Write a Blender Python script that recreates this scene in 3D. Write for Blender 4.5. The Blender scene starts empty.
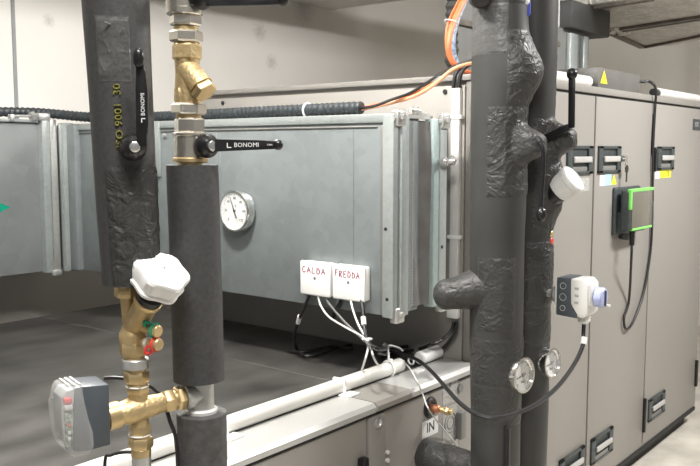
import bpy, bmesh, math, random
from mathutils import Vector, Matrix, noise
random.seed(7)
sc = bpy.context.scene
COL = sc.collection
PI = math.pi
V3 = Vector
UP = V3((0, 0, 1)); EX = V3((1, 0, 0)); EY = V3((0, 1, 0))
CAM = V3((0, 0, 1.74))
YAW = math.radians(38.62); PITCH = math.radians(5.63)
FW = V3((math.cos(YAW), math.sin(YAW), 0))       # horizontal viewing direction
RT = V3((math.sin(YAW), -math.cos(YAW), 0))      # to the right of it

def V(x, y, d):
    """measured sketch coordinates on an upright plane at distance d along FW -> world"""
    k = (233 - y) / 840; c, n = math.cos(PITCH), math.sin(PITCH)
    t = d / (c + k * n)
    return CAM + FW * d + RT * (t * (x - 350) / 840) + UP * (t * (k * c - n))

# ------------------------------------------------------------------ materials
def new_mat(name):
    m = bpy.data.materials.new(name); m.use_nodes = True
    return m, m.node_tree.nodes, m.node_tree.links, m.node_tree.nodes['Principled BSDF']

def mat(name, col, rough=.5, metal=0., var=None, bump=None, coat=0., stretch=None, spec=.5, detail=6):
    """var=(scale, amount, [second colour]); bump=(scale, strength, distance)"""
    m, N, L, b = new_mat(name)
    b.inputs['Base Color'].default_value = (*col, 1)
    b.inputs['Roughness'].default_value = rough
    b.inputs['Metallic'].default_value = metal
    b.inputs['Coat Weight'].default_value = coat
    b.inputs['Specular IOR Level'].default_value = spec
    tc = N.new('ShaderNodeTexCoord'); src = tc.outputs['Object']
    if stretch:
        mp = N.new('ShaderNodeMapping'); mp.inputs['Scale'].default_value = stretch
        L.new(src, mp.inputs['Vector']); src = mp.outputs['Vector']
    if var:
        n = N.new('ShaderNodeTexNoise'); n.inputs['Scale'].default_value = var[0]; n.inputs['Detail'].default_value = detail
        L.new(src, n.inputs['Vector'])
        r = N.new('ShaderNodeValToRGB'); L.new(n.outputs['Fac'], r.inputs['Fac'])
        c2 = var[2] if len(var) > 2 else tuple(min(1, c * (1 + var[1])) for c in col)
        c1 = tuple(c * (1 - var[1]) for c in col)
        r.color_ramp.elements[0].position = .3; r.color_ramp.elements[0].color = (*c1, 1)
        r.color_ramp.elements[1].position = .7; r.color_ramp.elements[1].color = (*c2, 1)
        L.new(r.outputs['Color'], b.inputs['Base Color'])
    if bump:
        n2 = N.new('ShaderNodeTexNoise'); n2.inputs['Scale'].default_value = bump[0]; n2.inputs['Detail'].default_value = 5
        L.new(src, n2.inputs['Vector'])
        bp = N.new('ShaderNodeBump'); bp.inputs['Strength'].default_value = bump[1]; bp.inputs['Distance'].default_value = bump[2]
        L.new(n2.outputs['Fac'], bp.inputs['Height']); L.new(bp.outputs['Normal'], b.inputs['Normal'])
    return m

def galv_mat(name, col, rough, metal, scale):
    """zinc spangle: voronoi cells of slightly different grey, cloudy white bloom"""
    m, N, L, b = new_mat(name)
    tc = N.new('ShaderNodeTexCoord')
    v = N.new('ShaderNodeTexVoronoi'); v.inputs['Scale'].default_value = scale
    n = N.new('ShaderNodeTexNoise'); n.inputs['Scale'].default_value = 3.5; n.inputs['Detail'].default_value = 5
    L.new(tc.outputs['Object'], v.inputs['Vector']); L.new(tc.outputs['Object'], n.inputs['Vector'])
    bw = N.new('ShaderNodeRGBToBW'); L.new(v.outputs['Color'], bw.inputs['Color'])
    mx = N.new('ShaderNodeMath'); mx.operation = 'MULTIPLY_ADD'; mx.inputs[1].default_value = .25
    L.new(bw.outputs['Val'], mx.inputs[0]); L.new(n.outputs['Fac'], mx.inputs[2])
    r = N.new('ShaderNodeValToRGB'); L.new(mx.outputs['Value'], r.inputs['Fac'])
    r.color_ramp.elements[0].position = .35; r.color_ramp.elements[0].color = (*[c * .86 for c in col], 1)
    r.color_ramp.elements[1].position = .85; r.color_ramp.elements[1].color = (*[min(1, c * 1.14) for c in col], 1)
    L.new(r.outputs['Color'], b.inputs['Base Color'])
    b.inputs['Roughness'].default_value = rough; b.inputs['Metallic'].default_value = metal
    return m

def tape_mat(name, col, rough):
    """shiny creased self-adhesive foam tape"""
    m, N, L, b = new_mat(name)
    b.inputs['Base Color'].default_value = (*col, 1); b.inputs['Roughness'].default_value = rough; b.inputs['Specular IOR Level'].default_value = .4
    tc = N.new('ShaderNodeTexCoord')
    v = N.new('ShaderNodeTexNoise'); v.inputs['Scale'].default_value = 26; v.inputs['Detail'].default_value = 4
    v.inputs['Distortion'].default_value = 1.2
    w = N.new('ShaderNodeMath'); w.operation = 'SUBTRACT'; w.inputs[1].default_value = .5
    a = N.new('ShaderNodeMath'); a.operation = 'ABSOLUTE'
    L.new(tc.outputs['Object'], v.inputs['Vector']); L.new(v.outputs['Fac'], w.inputs[0]); L.new(w.outputs[0], a.inputs[0])
    bp = N.new('ShaderNodeBump'); bp.inputs['Strength'].default_value = .55; bp.inputs['Distance'].default_value = .02; bp.invert = True
    L.new(a.outputs[0], bp.inputs['Height']); L.new(bp.outputs['Normal'], b.inputs['Normal'])
    return m

def clear_mat(name, col, clear, rough=.15):
    m, N, L, b = new_mat(name)
    b.inputs['Base Color'].default_value = (*col, 1); b.inputs['Roughness'].default_value = rough
    t = N.new('ShaderNodeBsdfTransparent'); mx = N.new('ShaderNodeMixShader'); mx.inputs['Fac'].default_value = clear
    out = N['Material Output']
    L.new(b.outputs['BSDF'], mx.inputs[1]); L.new(t.outputs['BSDF'], mx.inputs[2]); L.new(mx.outputs['Shader'], out.inputs['Surface'])
    return m

def wall_mat(name, col, stains):
    m, N, L, b = new_mat(name)
    b.inputs['Roughness'].default_value = .8
    tc = N.new('ShaderNodeTexCoord')
    n = N.new('ShaderNodeTexNoise'); n.inputs['Scale'].default_value = 1.3; n.inputs['Detail'].default_value = 6
    L.new(tc.outputs['Object'], n.inputs['Vector'])
    r = N.new('ShaderNodeValToRGB'); L.new(n.outputs['Fac'], r.inputs['Fac'])
    r.color_ramp.elements[0].position = .25; r.color_ramp.elements[0].color = (*[c * .93 for c in col], 1)
    r.color_ramp.elements[1].position = .75; r.color_ramp.elements[1].color = (*[c * 1.05 for c in col], 1)
    last = r.outputs['Color']
    g = N.new('ShaderNodeTexNoise'); g.inputs['Scale'].default_value = 45; g.inputs['Detail'].default_value = 8; g.inputs['Roughness'].default_value = .8
    L.new(tc.outputs['Object'], g.inputs['Vector'])
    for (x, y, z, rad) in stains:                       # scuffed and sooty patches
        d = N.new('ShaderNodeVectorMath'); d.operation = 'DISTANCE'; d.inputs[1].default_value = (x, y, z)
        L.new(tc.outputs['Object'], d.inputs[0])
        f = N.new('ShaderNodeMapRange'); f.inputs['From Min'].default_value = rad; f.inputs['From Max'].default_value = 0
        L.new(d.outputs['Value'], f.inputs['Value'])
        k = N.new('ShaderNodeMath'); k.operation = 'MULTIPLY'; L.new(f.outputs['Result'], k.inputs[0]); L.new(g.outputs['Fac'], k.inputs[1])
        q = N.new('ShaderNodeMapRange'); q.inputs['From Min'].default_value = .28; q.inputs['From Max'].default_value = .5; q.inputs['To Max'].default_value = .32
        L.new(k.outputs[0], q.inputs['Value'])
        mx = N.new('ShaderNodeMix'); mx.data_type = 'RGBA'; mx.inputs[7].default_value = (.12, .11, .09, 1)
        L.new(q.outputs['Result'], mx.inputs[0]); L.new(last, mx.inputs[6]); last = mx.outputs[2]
    L.new(last, b.inputs['Base Color'])
    return m

M = dict(
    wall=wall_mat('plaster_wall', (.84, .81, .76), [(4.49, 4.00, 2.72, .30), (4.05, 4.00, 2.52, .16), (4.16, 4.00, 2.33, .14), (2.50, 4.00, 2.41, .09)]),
    floor=mat('concrete_floor', (.62, .58, .51), .45, var=(5, .22), bump=(30, .15, .01)),
    ceil=mat('ceiling_paint', (.55, .54, .52), .9, var=(3, .05)),
    trim=mat('wall_joint', (.30, .31, .32), .6, var=(9, .1)),
    taupe=mat('taupe_coated_steel', (.285, .268, .247), .42, var=(1.2, .03), bump=(220, .05, .002)),
    taupe2=mat('taupe_coated_steel_frame', (.27, .255, .235), .4, var=(2, .04)),
    panel=mat('pale_coated_steel', (.34, .322, .295), .42, var=(1.5, .03)),
    profile=mat('aluminium_profile', (.50, .495, .48), .38, .25, var=(5, .05)),
    top=mat('dusty_dark_sheet', (.052, .05, .047), .45, var=(2.2, .28, (.112, .107, .099)), stretch=(1.6, 3.2, 1), bump=(8, .1, .004)),
    gap=mat('dark_gasket', (.02, .02, .02), .7, var=(20, .2)),
    galv=galv_mat('galvanised_sheet', (.235, .26, .262), .42, .25, 26),
    galvL=galv_mat('spangled_galvanised_sheet', (.25, .265, .262), .48, .25, 14),
    flange=galv_mat('galvanised_flange', (.36, .39, .382), .38, .3, 60),
    teal=galv_mat('tinted_galvanised_flange', (.36, .44, .43), .4, .4, 60),
    galvdark=galv_mat('dull_galvanised_sheet', (.22, .22, .21), .5, .3, 20),
    zinc=galv_mat('zinc_fitting', (.62, .62, .60), .35, .7, 120),
    fabric=mat('grey_flexible_fabric', (.36, .345, .335), .75, var=(14, .15), bump=(60, .2, .004)),
    foil=mat('crinkled_foil_lagging', (.60, .58, .53), .4, .4, var=(5, .2), bump=(16, .7, .03), stretch=(1, 2.2, 1)),
    foam=mat('black_foam_lagging', (.048, .048, .046), .5, var=(9, .12), bump=(90, .08, .002), spec=.32),
    foamL=mat('charcoal_foam_lagging', (.052, .0515, .051), .55, var=(180, .2), bump=(500, .3, .0015)),
    foamC=mat('cut_foam_lagging', (.078, .076, .074), .7, var=(90, .25), bump=(300, .4, .002)),
    tape=tape_mat('creased_black_tape', (.046, .046, .044), .42),
    tapeL=mat('smooth_black_tape', (.085, .085, .083), .32, var=(30, .15), bump=(60, .5, .006)),
    brass=mat('brass', (.68, .52, .28), .34, .75, var=(40, .12), bump=(140, .12, .002)),
    brassR=mat('cast_brass', (.60, .455, .24), .45, .7, var=(60, .15), bump=(240, .35, .003)),
    nickel=mat('nickel_plated_brass', (.74, .70, .62), .24, .9, var=(30, .08)),
    steel=mat('bright_steel', (.75, .75, .74), .25, .9, var=(40, .06)),
    chrome=mat('chrome', (.82, .82, .80), .14, 1., var=(20, .04)),
    white=mat('white_plastic', (.74, .73, .70), .38, var=(12, .03)),
    whiteB=mat('bright_white_plastic', (.93, .93, .91), .42, var=(9, .02)),
    whiteW=mat('white_wire_sheath', (.72, .72, .70), .45, var=(30, .06)),
    conduit=mat('white_conduit', (.72, .705, .66), .42, var=(7, .05)),
    black=mat('black_plastic', (.012, .012, .013), .28, var=(50, .3)),
    rubber=mat('black_cable_sheath', (.016, .016, .017), .45, var=(60, .3)),
    hose=mat('corrugated_hose', (.035, .042, .046), .45, var=(60, .3)),
    orange=mat('orange_cable_sheath', (.72, .20, .075), .45, var=(40, .12)),
    peach=mat('pale_orange_cable', (.85, .40, .22), .45, var=(40, .1)),
    blue=mat('blue_cable_sheath', (.20, .33, .55), .45, var=(80, .5, (.5, .6, .72))),
    bluetape=mat('blue_print', (.05, .07, .42), .4, var=(60, .3)),
    slate=mat('slate_plastic', (.075, .088, .102), .42, var=(30, .08)),
    slateD=mat('dark_slate_plastic', (.05, .06, .062), .45, var=(50, .2)),
    inner=mat('light_grey_inner_housing', (.45, .46, .45), .5, var=(30, .1)),
    clear=clear_mat('frosted_clear_plastic', (.80, .81, .80), .70, .2),
    glass=clear_mat('gauge_glass', (.9, .9, .9), .86, .04),
    red=mat('red_plastic', (.75, .06, .05), .4, var=(30, .1)),
    green=mat('green_plastic', (.02, .34, .20), .4, var=(30, .1)),
    pcb=mat('circuit_board', (.05, .17, .09), .4, var=(260, .8, (.45, .5, .42))),
    lime=mat('lime_green_rubber', (.22, .70, .14), .4, var=(30, .06)),
    screen=mat('switched_off_screen', (.15, .14, .115), .2, var=(6, .06)),
    lilac=mat('lilac_plastic', (.42, .46, .72), .4, var=(30, .06)),
    dial=mat('dial_face', (.84, .84, .82), .5, var=(20, .03)),
    ink=mat('black_ink', (.03, .03, .03), .6, var=(90, .2)),
    marker=mat('red_marker', (.26, .015, .06), .6, var=(200, .25)),
    wprint=mat('white_print', (.85, .85, .84), .5, var=(90, .05)),
    yprint=mat('yellow_dot_print', (.22, .21, .035), .6, var=(300, .6)),
    yellow=mat('yellow_label', (.82, .78, .04), .5, var=(40, .05)),
    paper=mat('white_label', (.80, .80, .78), .5, var=(30, .04)),
    paperG=mat('grey_printed_label', (.42, .41, .39), .5, var=(120, .3)),
    cyan=mat('light_blue_label', (.42, .66, .78), .5, var=(30, .06)),
    copper=mat('copper', (.80, .34, .20), .32, .8, var=(50, .15)),
    handle=mat('silver_handle', (.52, .515, .50), .35, .15, var=(20, .04)),
    arrow=mat('green_arrow_label', (.0, .30, .19), .45, var=(30, .08)),
    seam=mat('sheet_joint', (.16, .157, .15), .5, var=(20, .2)),
    boxgrey=mat('dark_grey_enclosure', (.135, .13, .122), .45, var=(5, .08)),
    rust=mat('scorched_steel', (.16, .14, .12), .5, .5, var=(20, .3)),
)

# ------------------------------------------------------------------ mesh helpers
def frame(axis, hint=None):
    z = V3(axis).normalized()
    h = V3(hint) if hint is not None else (UP if abs(z.z) < .9 else EX)
    x = (h - z * h.dot(z)).normalized()
    return x, z.cross(x), z

def smooth_path(pts, n=6):
    P = [V3(p) for p in pts]
    if len(P) < 3: return P
    out = []
    for i in range(len(P) - 1):
        p0 = P[max(i - 1, 0)]; p1 = P[i]; p2 = P[i + 1]; p3 = P[min(i + 2, len(P) - 1)]
        for k in range(n):
            t = k / n
            out.append(.5 * ((2 * p1) + (p2 - p0) * t + (2 * p0 - 5 * p1 + 4 * p2 - p3) * t * t + (3 * p1 - p0 - 3 * p2 + p3) * t ** 3))
    out.append(P[-1])
    return out

class MB:
    def __init__(s): s.bm = bmesh.new()
    def box(s, c, size, R=None, bevel=0., seg=2):
        t = bmesh.new(); bmesh.ops.create_cube(t, size=1)
        for v in t.verts: v.co = V3((v.co.x * size[0], v.co.y * size[1], v.co.z * size[2]))
        if bevel: bmesh.ops.bevel(t, geom=t.edges[:], offset=bevel, segments=seg, affect='EDGES', profile=.5)
        M4 = Matrix.Translation(V3(c)) @ (R.to_4x4() if R else Matrix.Identity(4))
        t.transform(M4); s.join(t); return s
    def bb(s, a, b, bevel=0., seg=2):                    # box between two opposite corners
        a, b = V3(a), V3(b)
        return s.box((a + b) / 2, [abs(q) for q in (b - a)], None, bevel, seg)
    def join(s, t):
        mp = [s.bm.verts.new(v.co) for v in t.verts]
        t.verts.index_update()
        for f in t.faces:
            try: s.bm.faces.new([mp[v.index] for v in f.verts])
            except ValueError: pass
        t.free()
    def lathe(s, prof, o, axis, seg=28, hint=None, rot=0., lobes=None):
        """prof = [(distance along axis, radius)...]"""
        x, y, z = frame(axis, hint); o = V3(o); rings = []
        for (t, r) in prof:
            ring = []
            for k in range(seg):
                a = 2 * PI * k / seg + rot
                rr = r * (1 + (lobes[1] * math.cos(lobes[0] * a) if lobes else 0))
                ring.append(s.bm.verts.new(o + z * t + (x * math.cos(a) + y * math.sin(a)) * rr))
            rings.append(ring)
        for A, B in zip(rings, rings[1:]):
            for k in range(seg):
                s.bm.faces.new((A[k], A[(k + 1) % seg], B[(k + 1) % seg], B[k]))
        s.bm.faces.new(list(reversed(rings[0]))); s.bm.faces.new(rings[-1])
        return s
    def cyl(s, p0, p1, r0, r1=None, seg=24, bev=0.):
        p0, p1 = V3(p0), V3(p1); L = (p1 - p0).length; r1 = r0 if r1 is None else r1
        pr = [(0, r0), (L, r1)] if not bev else [(0, r0 - bev), (bev, r0), (L - bev, r1), (L, r1 - bev)]
        return s.lathe(pr, p0, p1 - p0, seg)
    def hexn(s, p0, p1, r, rot=0.3):                      # chamfered hexagon nut
        p0, p1 = V3(p0), V3(p1); L = (p1 - p0).length; c = min(.0022, L * .2)
        return s.lathe([(0, r * .9), (c, r), (L - c, r), (L, r * .9)], p0, p1 - p0, 6, rot=rot)
    def ring(s, o, axis, R, r, seg=32, ms=10):
        x, y, z = frame(axis); o = V3(o); rows = []
        for k in range(seg):
            a = 2 * PI * k / seg; d = x * math.cos(a) + y * math.sin(a)
            rows.append([s.bm.verts.new(o + d * (R + r * math.cos(2 * PI * j / ms)) + z * r * math.sin(2 * PI * j / ms)) for j in range(ms)])
        for k in range(seg):
            A, B = rows[k], rows[(k + 1) % seg]
            for j in range(ms): s.bm.faces.new((A[j], B[j], B[(j + 1) % ms], A[(j + 1) % ms]))
        return s
    def tube(s, pts, r, seg=8, n=6, rfun=None, raw=False):
        P = pts if raw else smooth_path(pts, n)
        P = [V3(p) for p in P]; rings = []; x = None
        for i, p in enumerate(P):
            t = (P[min(i + 1, len(P) - 1)] - P[max(i - 1, 0)]).normalized()
            if x is None: x, y, _ = frame(t)
            else:
                x = (x - t * x.dot(t)).normalized(); y = t.cross(x)
            rr = rfun(i) if rfun else r
            rings.append([s.bm.verts.new(p + (x * math.cos(2 * PI * k / seg) + y * math.sin(2 * PI * k / seg)) * rr) for k in range(seg)])
        for A, B in zip(rings, rings[1:]):
            for k in range(seg): s.bm.faces.new((A[k], A[(k + 1) % seg], B[(k + 1) % seg], B[k]))
        s.bm.faces.new(list(reversed(rings[0]))); s.bm.faces.new(rings[-1])
        return s
    def prism(s, pts, o, ux, uy, depth, bevel=0.):
        """polygon pts (in ux, uy from o) extruded by depth along ux x uy, from o"""
        o, ux, uy = V3(o), V3(ux), V3(uy); w = ux.cross(uy).normalized()
        t = bmesh.new()
        a = [t.verts.new(o + ux * p[0] + uy * p[1]) for p in pts]
        b = [t.verts.new(v.co + w * depth) for v in a]
        t.faces.new(list(reversed(a))); t.faces.new(b)
        for k in range(len(a)): t.faces.new((a[k], a[(k + 1) % len(a)], b[(k + 1) % len(a)], b[k]))
        if bevel:
            bmesh.ops.bevel(t, geom=[e for e in t.edges], offset=bevel, segments=2, affect='EDGES', profile=.5)
        s.join(t); return s
    def ball(s, c, r, scale=(1, 1, 1), R=None, seg=20):
        t = bmesh.new(); bmesh.ops.create_uvsphere(t, u_segments=seg, v_segments=seg // 2, radius=r)
        for v in t.verts: v.co = V3((v.co.x * scale[0], v.co.y * scale[1], v.co.z * scale[2]))
        t.transform(Matrix.Translation(V3(c)) @ (R.to_4x4() if R else Matrix.Identity(4)))
        s.join(t); return s
    def sleeve(s, cfun, z0, z1, rf, nz=60, na=64, a0=0., a1=2 * PI, thick=None):
        """lagging round an upright pipe; rf(z, angle) is its radius.  With thick: an open patch."""
        full = a1 - a0 > 2 * PI - 1e-6
        rows = []; rows2 = []
        cnt = na if full else na + 1
        for i in range(nz + 1):
            z = z0 + (z1 - z0) * i / nz; cx, cy = cfun(z); row = []; row2 = []
            for k in range(cnt):
                a = a0 + (a1 - a0) * k / na; r = rf(z, a); d = V3((math.cos(a), math.sin(a), 0)); c = V3((cx, cy, z))
                row.append(s.bm.verts.new(c + d * r))
                if thick: row2.append(s.bm.verts.new(c + d * (r - thick)))
            rows.append(row); rows2.append(row2)
        n = cnt if full else cnt - 1
        for A, B in zip(rows, rows[1:]):
            for k in range(n): s.bm.faces.new((A[k], A[(k + 1) % cnt], B[(k + 1) % cnt], B[k]))
        if thick:
            for A, B in zip(rows2, rows2[1:]):
                for k in range(n): s.bm.faces.new((B[k], B[(k + 1) % cnt], A[(k + 1) % cnt], A[k]))
            for i in range(nz):
                s.bm.faces.new((rows[i + 1][0], rows2[i + 1][0], rows2[i][0], rows[i][0]))
                s.bm.faces.new((rows[i][-1], rows2[i][-1], rows2[i + 1][-1], rows[i + 1][-1]))
            for k in range(n):
                s.bm.faces.new((rows[0][k], rows2[0][k], rows2[0][k + 1], rows[0][k + 1]))
                s.bm.faces.new((rows[-1][k + 1], rows2[-1][k + 1], rows2[-1][k], rows[-1][k]))
        elif full:
            s.bm.faces.new(list(reversed(rows[0]))); s.bm.faces.new(rows[-1])
        return s
    def build(s, name, m, parent=None, loc=None, ang=35):
        me = bpy.data.meshes.new(name)
        off = OFF[parent] if parent else (V3(loc) if loc is not None else None)
        if off is None:
            xs = [v.co for v in s.bm.verts]
            off = V3(((min(v.x for v in xs) + max(v.x for v in xs)) / 2, (min(v.y for v in xs) + max(v.y for v in xs)) / 2, min(v.z for v in xs)))
        for v in s.bm.verts: v.co -= off
        bmesh.ops.recalc_face_normals(s.bm, faces=s.bm.faces[:])
        s.bm.to_mesh(me); s.bm.free()
        me.polygons.foreach_set('use_smooth', [True] * len(me.polygons))
        me.set_sharp_from_angle(angle=math.radians(ang))
        me.materials.append(M[m])
        o = bpy.data.objects.new(name, me); COL.objects.link(o)
        if parent: o.parent = parent
        else: o.location = off
        OFF[o] = off
        return o
OFF = {}
def thing(name, label, cat, loc, group=None):
    o = bpy.data.objects.new(name, None); COL.objects.link(o); o.location = V3(loc); o.empty_display_size = .05
    OFF[o] = V3(loc); o['label'] = label; o['category'] = cat
    if group: o['group'] = group
    return o
def tag(o, label, cat, group=None):
    o['label'] = label; o['category'] = cat
    if group: o['group'] = group
    return o
def struct(o): o['kind'] = 'structure'; return o
def lab(o, text): o['label'] = text; return o

def letters(name, s, size, o, ux, uy, m, parent, depth=.0004, sx=1., align='CENTER'):
    """printed characters as a thin mesh lying in the plane ux, uy"""
    cu = bpy.data.curves.new('t', 'FONT'); cu.body = s; cu.size = size; cu.align_x = align; cu.align_y = 'CENTER'; cu.extrude = depth; cu.resolution_u = 2
    t = bpy.data.objects.new('t', cu); COL.objects.link(t)
    dg = bpy.context.evaluated_depsgraph_get(); me = bpy.data.meshes.new_from_object(t.evaluated_get(dg))
    bpy.data.objects.remove(t)
    ux, uy, o = V3(ux).normalized(), V3(uy).normalized(), V3(o); w = ux.cross(uy)
    off = OFF[parent]
    for v in me.vertices: v.co = o + ux * v.co.x * sx + uy * v.co.y + w * v.co.z - off
    me.materials.clear(); me.materials.append(M[m])
    ob = bpy.data.objects.new(name, me); COL.objects.link(ob); ob.parent = parent; OFF[ob] = off; ob.name = name
    return ob

STROKES = {'C': [[(.8, .85), (.4, 1), (.1, .6), (.15, .15), (.5, 0), (.85, .12)]], 'A': [[(.05, 0), (.45, 1), (.9, .02)], [(.2, .38), (.8, .42)]],
           'L': [[(.15, 1), (.1, .03), (.75, 0)]], 'D': [[(.12, 1), (.1, 0), (.6, .08), (.85, .5), (.55, .92), (.08, 1)]],
           'F': [[(.8, 1), (.15, .95), (.1, 0)], [(.12, .52), (.6, .55)]], 'R': [[(.1, 0), (.15, 1), (.7, .95), (.75, .65), (.15, .5), (.85, 0)]],
           'E': [[(.8, .98), (.12, .95), (.1, .03), (.8, 0)], [(.1, .5), (.65, .52)]]}
def handwriting(name, word, o, ux, uy, w, h, m, parent):
    mb = MB(); o, ux, uy = V3(o), V3(ux).normalized(), V3(uy).normalized()
    rnd = random.Random(word)
    for i, ch in enumerate(word):
        j = rnd.uniform(-.08, .08) * h - (.10 * h * i / len(word)); hh = h * rnd.uniform(.85, 1.05)
        for st in STROKES[ch]:
            pts = [o + ux * (i * w + p[0] * w * .78) + uy * (j + p[1] * hh) for p in st]
            mb.tube(pts, .0017, 5, raw=True)
    return mb.build(name, m, parent)

def turb(p, f): return noise.noise(V3(p) * f)

# ------------------------------------------------------------------ the room
struct(MB().bb((-3, -4, -.1), (9.5, 4.15, 0)).build('floor', 'floor'))
struct(MB().bb((-3, 4.0, 0), (9.5, 4.15, 3.3)).build('wall_back', 'wall', loc=(0, 0, 0)))
struct(MB().bb((8.6, -4, 0), (8.75, 4.0, 3.3)).build('wall_right', 'wall', loc=(0, 0, 0)))
struct(MB().bb((-3, -4, 3.3), (9.5, 4.15, 3.4)).build('ceiling', 'ceil'))
struct(MB().bb((2.2914, 3.99, 2.485)[:1] + (3.99, 1.3), (2.3075, 3.99, 2.4872)[:1] + (4.002, 3.3)).build('trim_1', 'trim'))
# added unseen block, in place of an overhead duct, to shade the upper wall
struct(MB().bb((-3, 2.9, 2.757), (4.8, 4.0, 3.3)).build('wall_shade_block', 'wall', loc=(0, 0, 0)))

# ------------------------------------------------------------------ tall air handling unit
YF = 1.55; XC = 2.68; ZR = 2.0; XE = 5.485; ZT = 2.03; YB = 3.13
ahu = thing('air_handling_unit', 'tall taupe steel air handling cabinet with three latched doors filling the right side', 'air handling unit', (XC, YF, 0))
MB().bb((XC + .01, YF + .03, .08), (XE - .01, YB - .01, ZR)).build('casing', 'taupe', ahu)
MB().bb((XC + .05, YF + .05, 0), (XE - .05, YB - .05, .08)).build('plinth', 'gap', ahu)
rail = MB()
rail.bb((XC, YF + .004, .075), (XE, YF + .05, .135), .004); rail.build('base_rail', 'taupe2', ahu)
lab(MB().bb((XC + .06, YF - .004, .086), (XE - .01, YF + .006, .108)).build('base_gasket', 'gap', ahu), 'black rubber strip along the foot of the doors')
MB().bb((XC + .16, YF, 1.998), (XE, YF + .13, ZT), .004).build('top_rail', 'taupe2', ahu)
MB().bb((XC + .02, YF + .012, 1.986), (XE - .02, YF + .035, 1.999)).build('door_gasket', 'gap', ahu)
# left flank
lab(MB().bb((XC - .006, YF + .052, .10), (XC + .012, YB - .055, 1.975), .002).build('side_panel', 'panel', ahu), 'pale steel flank panel behind the galvanised duct')
MB().bb((XC - .002, YF, .05), (XC + .05, YF + .05, 2.0), .006).build('corner_post', 'taupe2', ahu)
MB().bb((XC - .002, YB - .05, .05), (XC + .05, YB, 2.0), .006).build('corner_post', 'taupe2', ahu)
sr = MB(); sr.bb((XC - .012, YF + .002, 1.992), (XC + .16, YB, 2.014), .004)
sr.build('side_rail', 'taupe2', ahu)
for (y, z) in ((1.685, 1.955), (2.88, 1.955)):
    MB().cyl((XC - .006, y, z), (XC - .011, y, z), .009, seg=14).build('screw', 'gap', ahu)
def latch(door, xc, z, w=.275, h=.128, key=False):
    y = YF - .012
    f = MB()
    f.bb((xc - w / 2, y, z + h / 2 - .014), (xc + w / 2, YF + .004, z + h / 2), .003).bb((xc - w / 2, y, z - h / 2), (xc + w / 2, YF + .004, z - h / 2 + .014), .003)
    f.bb((xc - w / 2, y, z - h / 2), (xc - w / 2 + .05, YF + .004, z + h / 2), .003).bb((xc + w / 2 - .05, y, z - h / 2), (xc + w / 2, YF + .004, z + h / 2), .003)
    f.bb((xc - w / 2 + .01, YF - .002, z - h / 2 + .01), (xc + w / 2 - .01, YF + .003, z + h / 2 - .01))
    f.build('handle_housing', 'slateD', door)
    MB().bb((xc - .085, YF - .010, z - .056), (xc + .075, YF - .001, z - .03), .003).build('latch_plate', 'galvdark', door)
    MB().box((xc + .01, YF - .016, z + .002), (w * .70, .012, .028), None, .0055, 3).build('handle_grip', 'handle', door)
XS = (2.965, 3.746, 4.524, XE)
doors = []
for i in range(3):
    a, b = XS[i] + .008, XS[i + 1] - .008
    d = MB().bb((a, YF - .002, .118), (b, YF + .032, 1.986), .004).build('door', 'taupe', ahu)
    doors.append(d)
for x in XS[:3]: MB().bb((x - .009, YF + .026, .118), (x + .009, YF + .0305, 1.986)).build('door_gasket', 'gap', ahu)
MB().bb((XC + .05, YF - .002, .118), (2.961, YF + .032, 1.986), .004).build('front_panel', 'taupe', ahu)
latch(doors[0], 3.575, 1.696); latch(doors[0], 3.575, .287)
latch(doors[1], 3.918, 1.696); latch(doors[1], 3.930, .287)
latch(doors[2], 4.725, 1.696, .27); latch(doors[2], 4.725, .295, .27)
for (i, x, z, h) in ((2, 4.522, .29, .19), (2, 4.545, 1.69, .13), (2, XE - .03, .33, .17)):
    MB().bb((x - .012, YF - .018, z - h / 2), (x + .012, YF, z + h / 2), .004).build('hinge', 'black', doors[i])
# labels stuck on the doors
def sticker(door, x0, x1, z0, z1, m, name='label_sticker', lift=.0008):
    return MB().bb((x0, YF - .002 - lift, z0), (x1, YF - .0015, z1)).build(name, m, door)
sticker(doors[2], 4.655, 4.835, 1.588, 1.632, 'yellow'); sticker(doors[2], 4.575, 4.645, 1.585, 1.63, 'paper')
letters('printed_number', '12', .036, (4.775, YF - .0034, 1.610), EX, UP, 'ink', doors[2], sx=1.3)
sticker(doors[1], 3.815, 3.875, 1.572, 1.622, 'paper'); sticker(doors[1], 3.875, 3.955, 1.572, 1.626, 'cyan')
MB().prism([(0, 0), (.07, 0), (.035, .05)], (3.955, YF - .0016, 1.574), EX, UP, .0012).build('label_sticker', 'yellow', doors[1])
sticker(doors[0], 3.59, 3.69, 1.555, 1.615, 'paperG')
np_ = MB().bb((5.20, YF - .006, 1.86), (5.46, YF - .001, 1.925), .002).build('name_plate', 'slateD', doors[2])
letters('plate_mark', 'XX', .04, (5.262, YF - .0066, 1.892), EX, UP, 'paperG', doors[2], sx=1.3)

# key ring in the middle door's upper latch
keys = thing('key_ring', 'small keys on a ring hanging from the middle door upper latch', 'keys', (4.06, YF - .03, 1.6))
MB().cyl((4.055, YF - .010, 1.70), (4.055, YF - .036, 1.70), .017, seg=16).build('lock_barrel', 'chrome', keys)
MB().ring((4.068, YF - .034, 1.668), (0, 1, .15), .017, .002, 20, 6).build('split_ring', 'chrome', keys)
k = MB(); k.cyl((4.07, YF - .036, 1.648), (4.07, YF - .032, 1.648), .020, seg=14); k.bb((4.064, YF - .0355, 1.585), (4.077, YF - .0325, 1.635)); k.build('key', 'black', keys)

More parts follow.
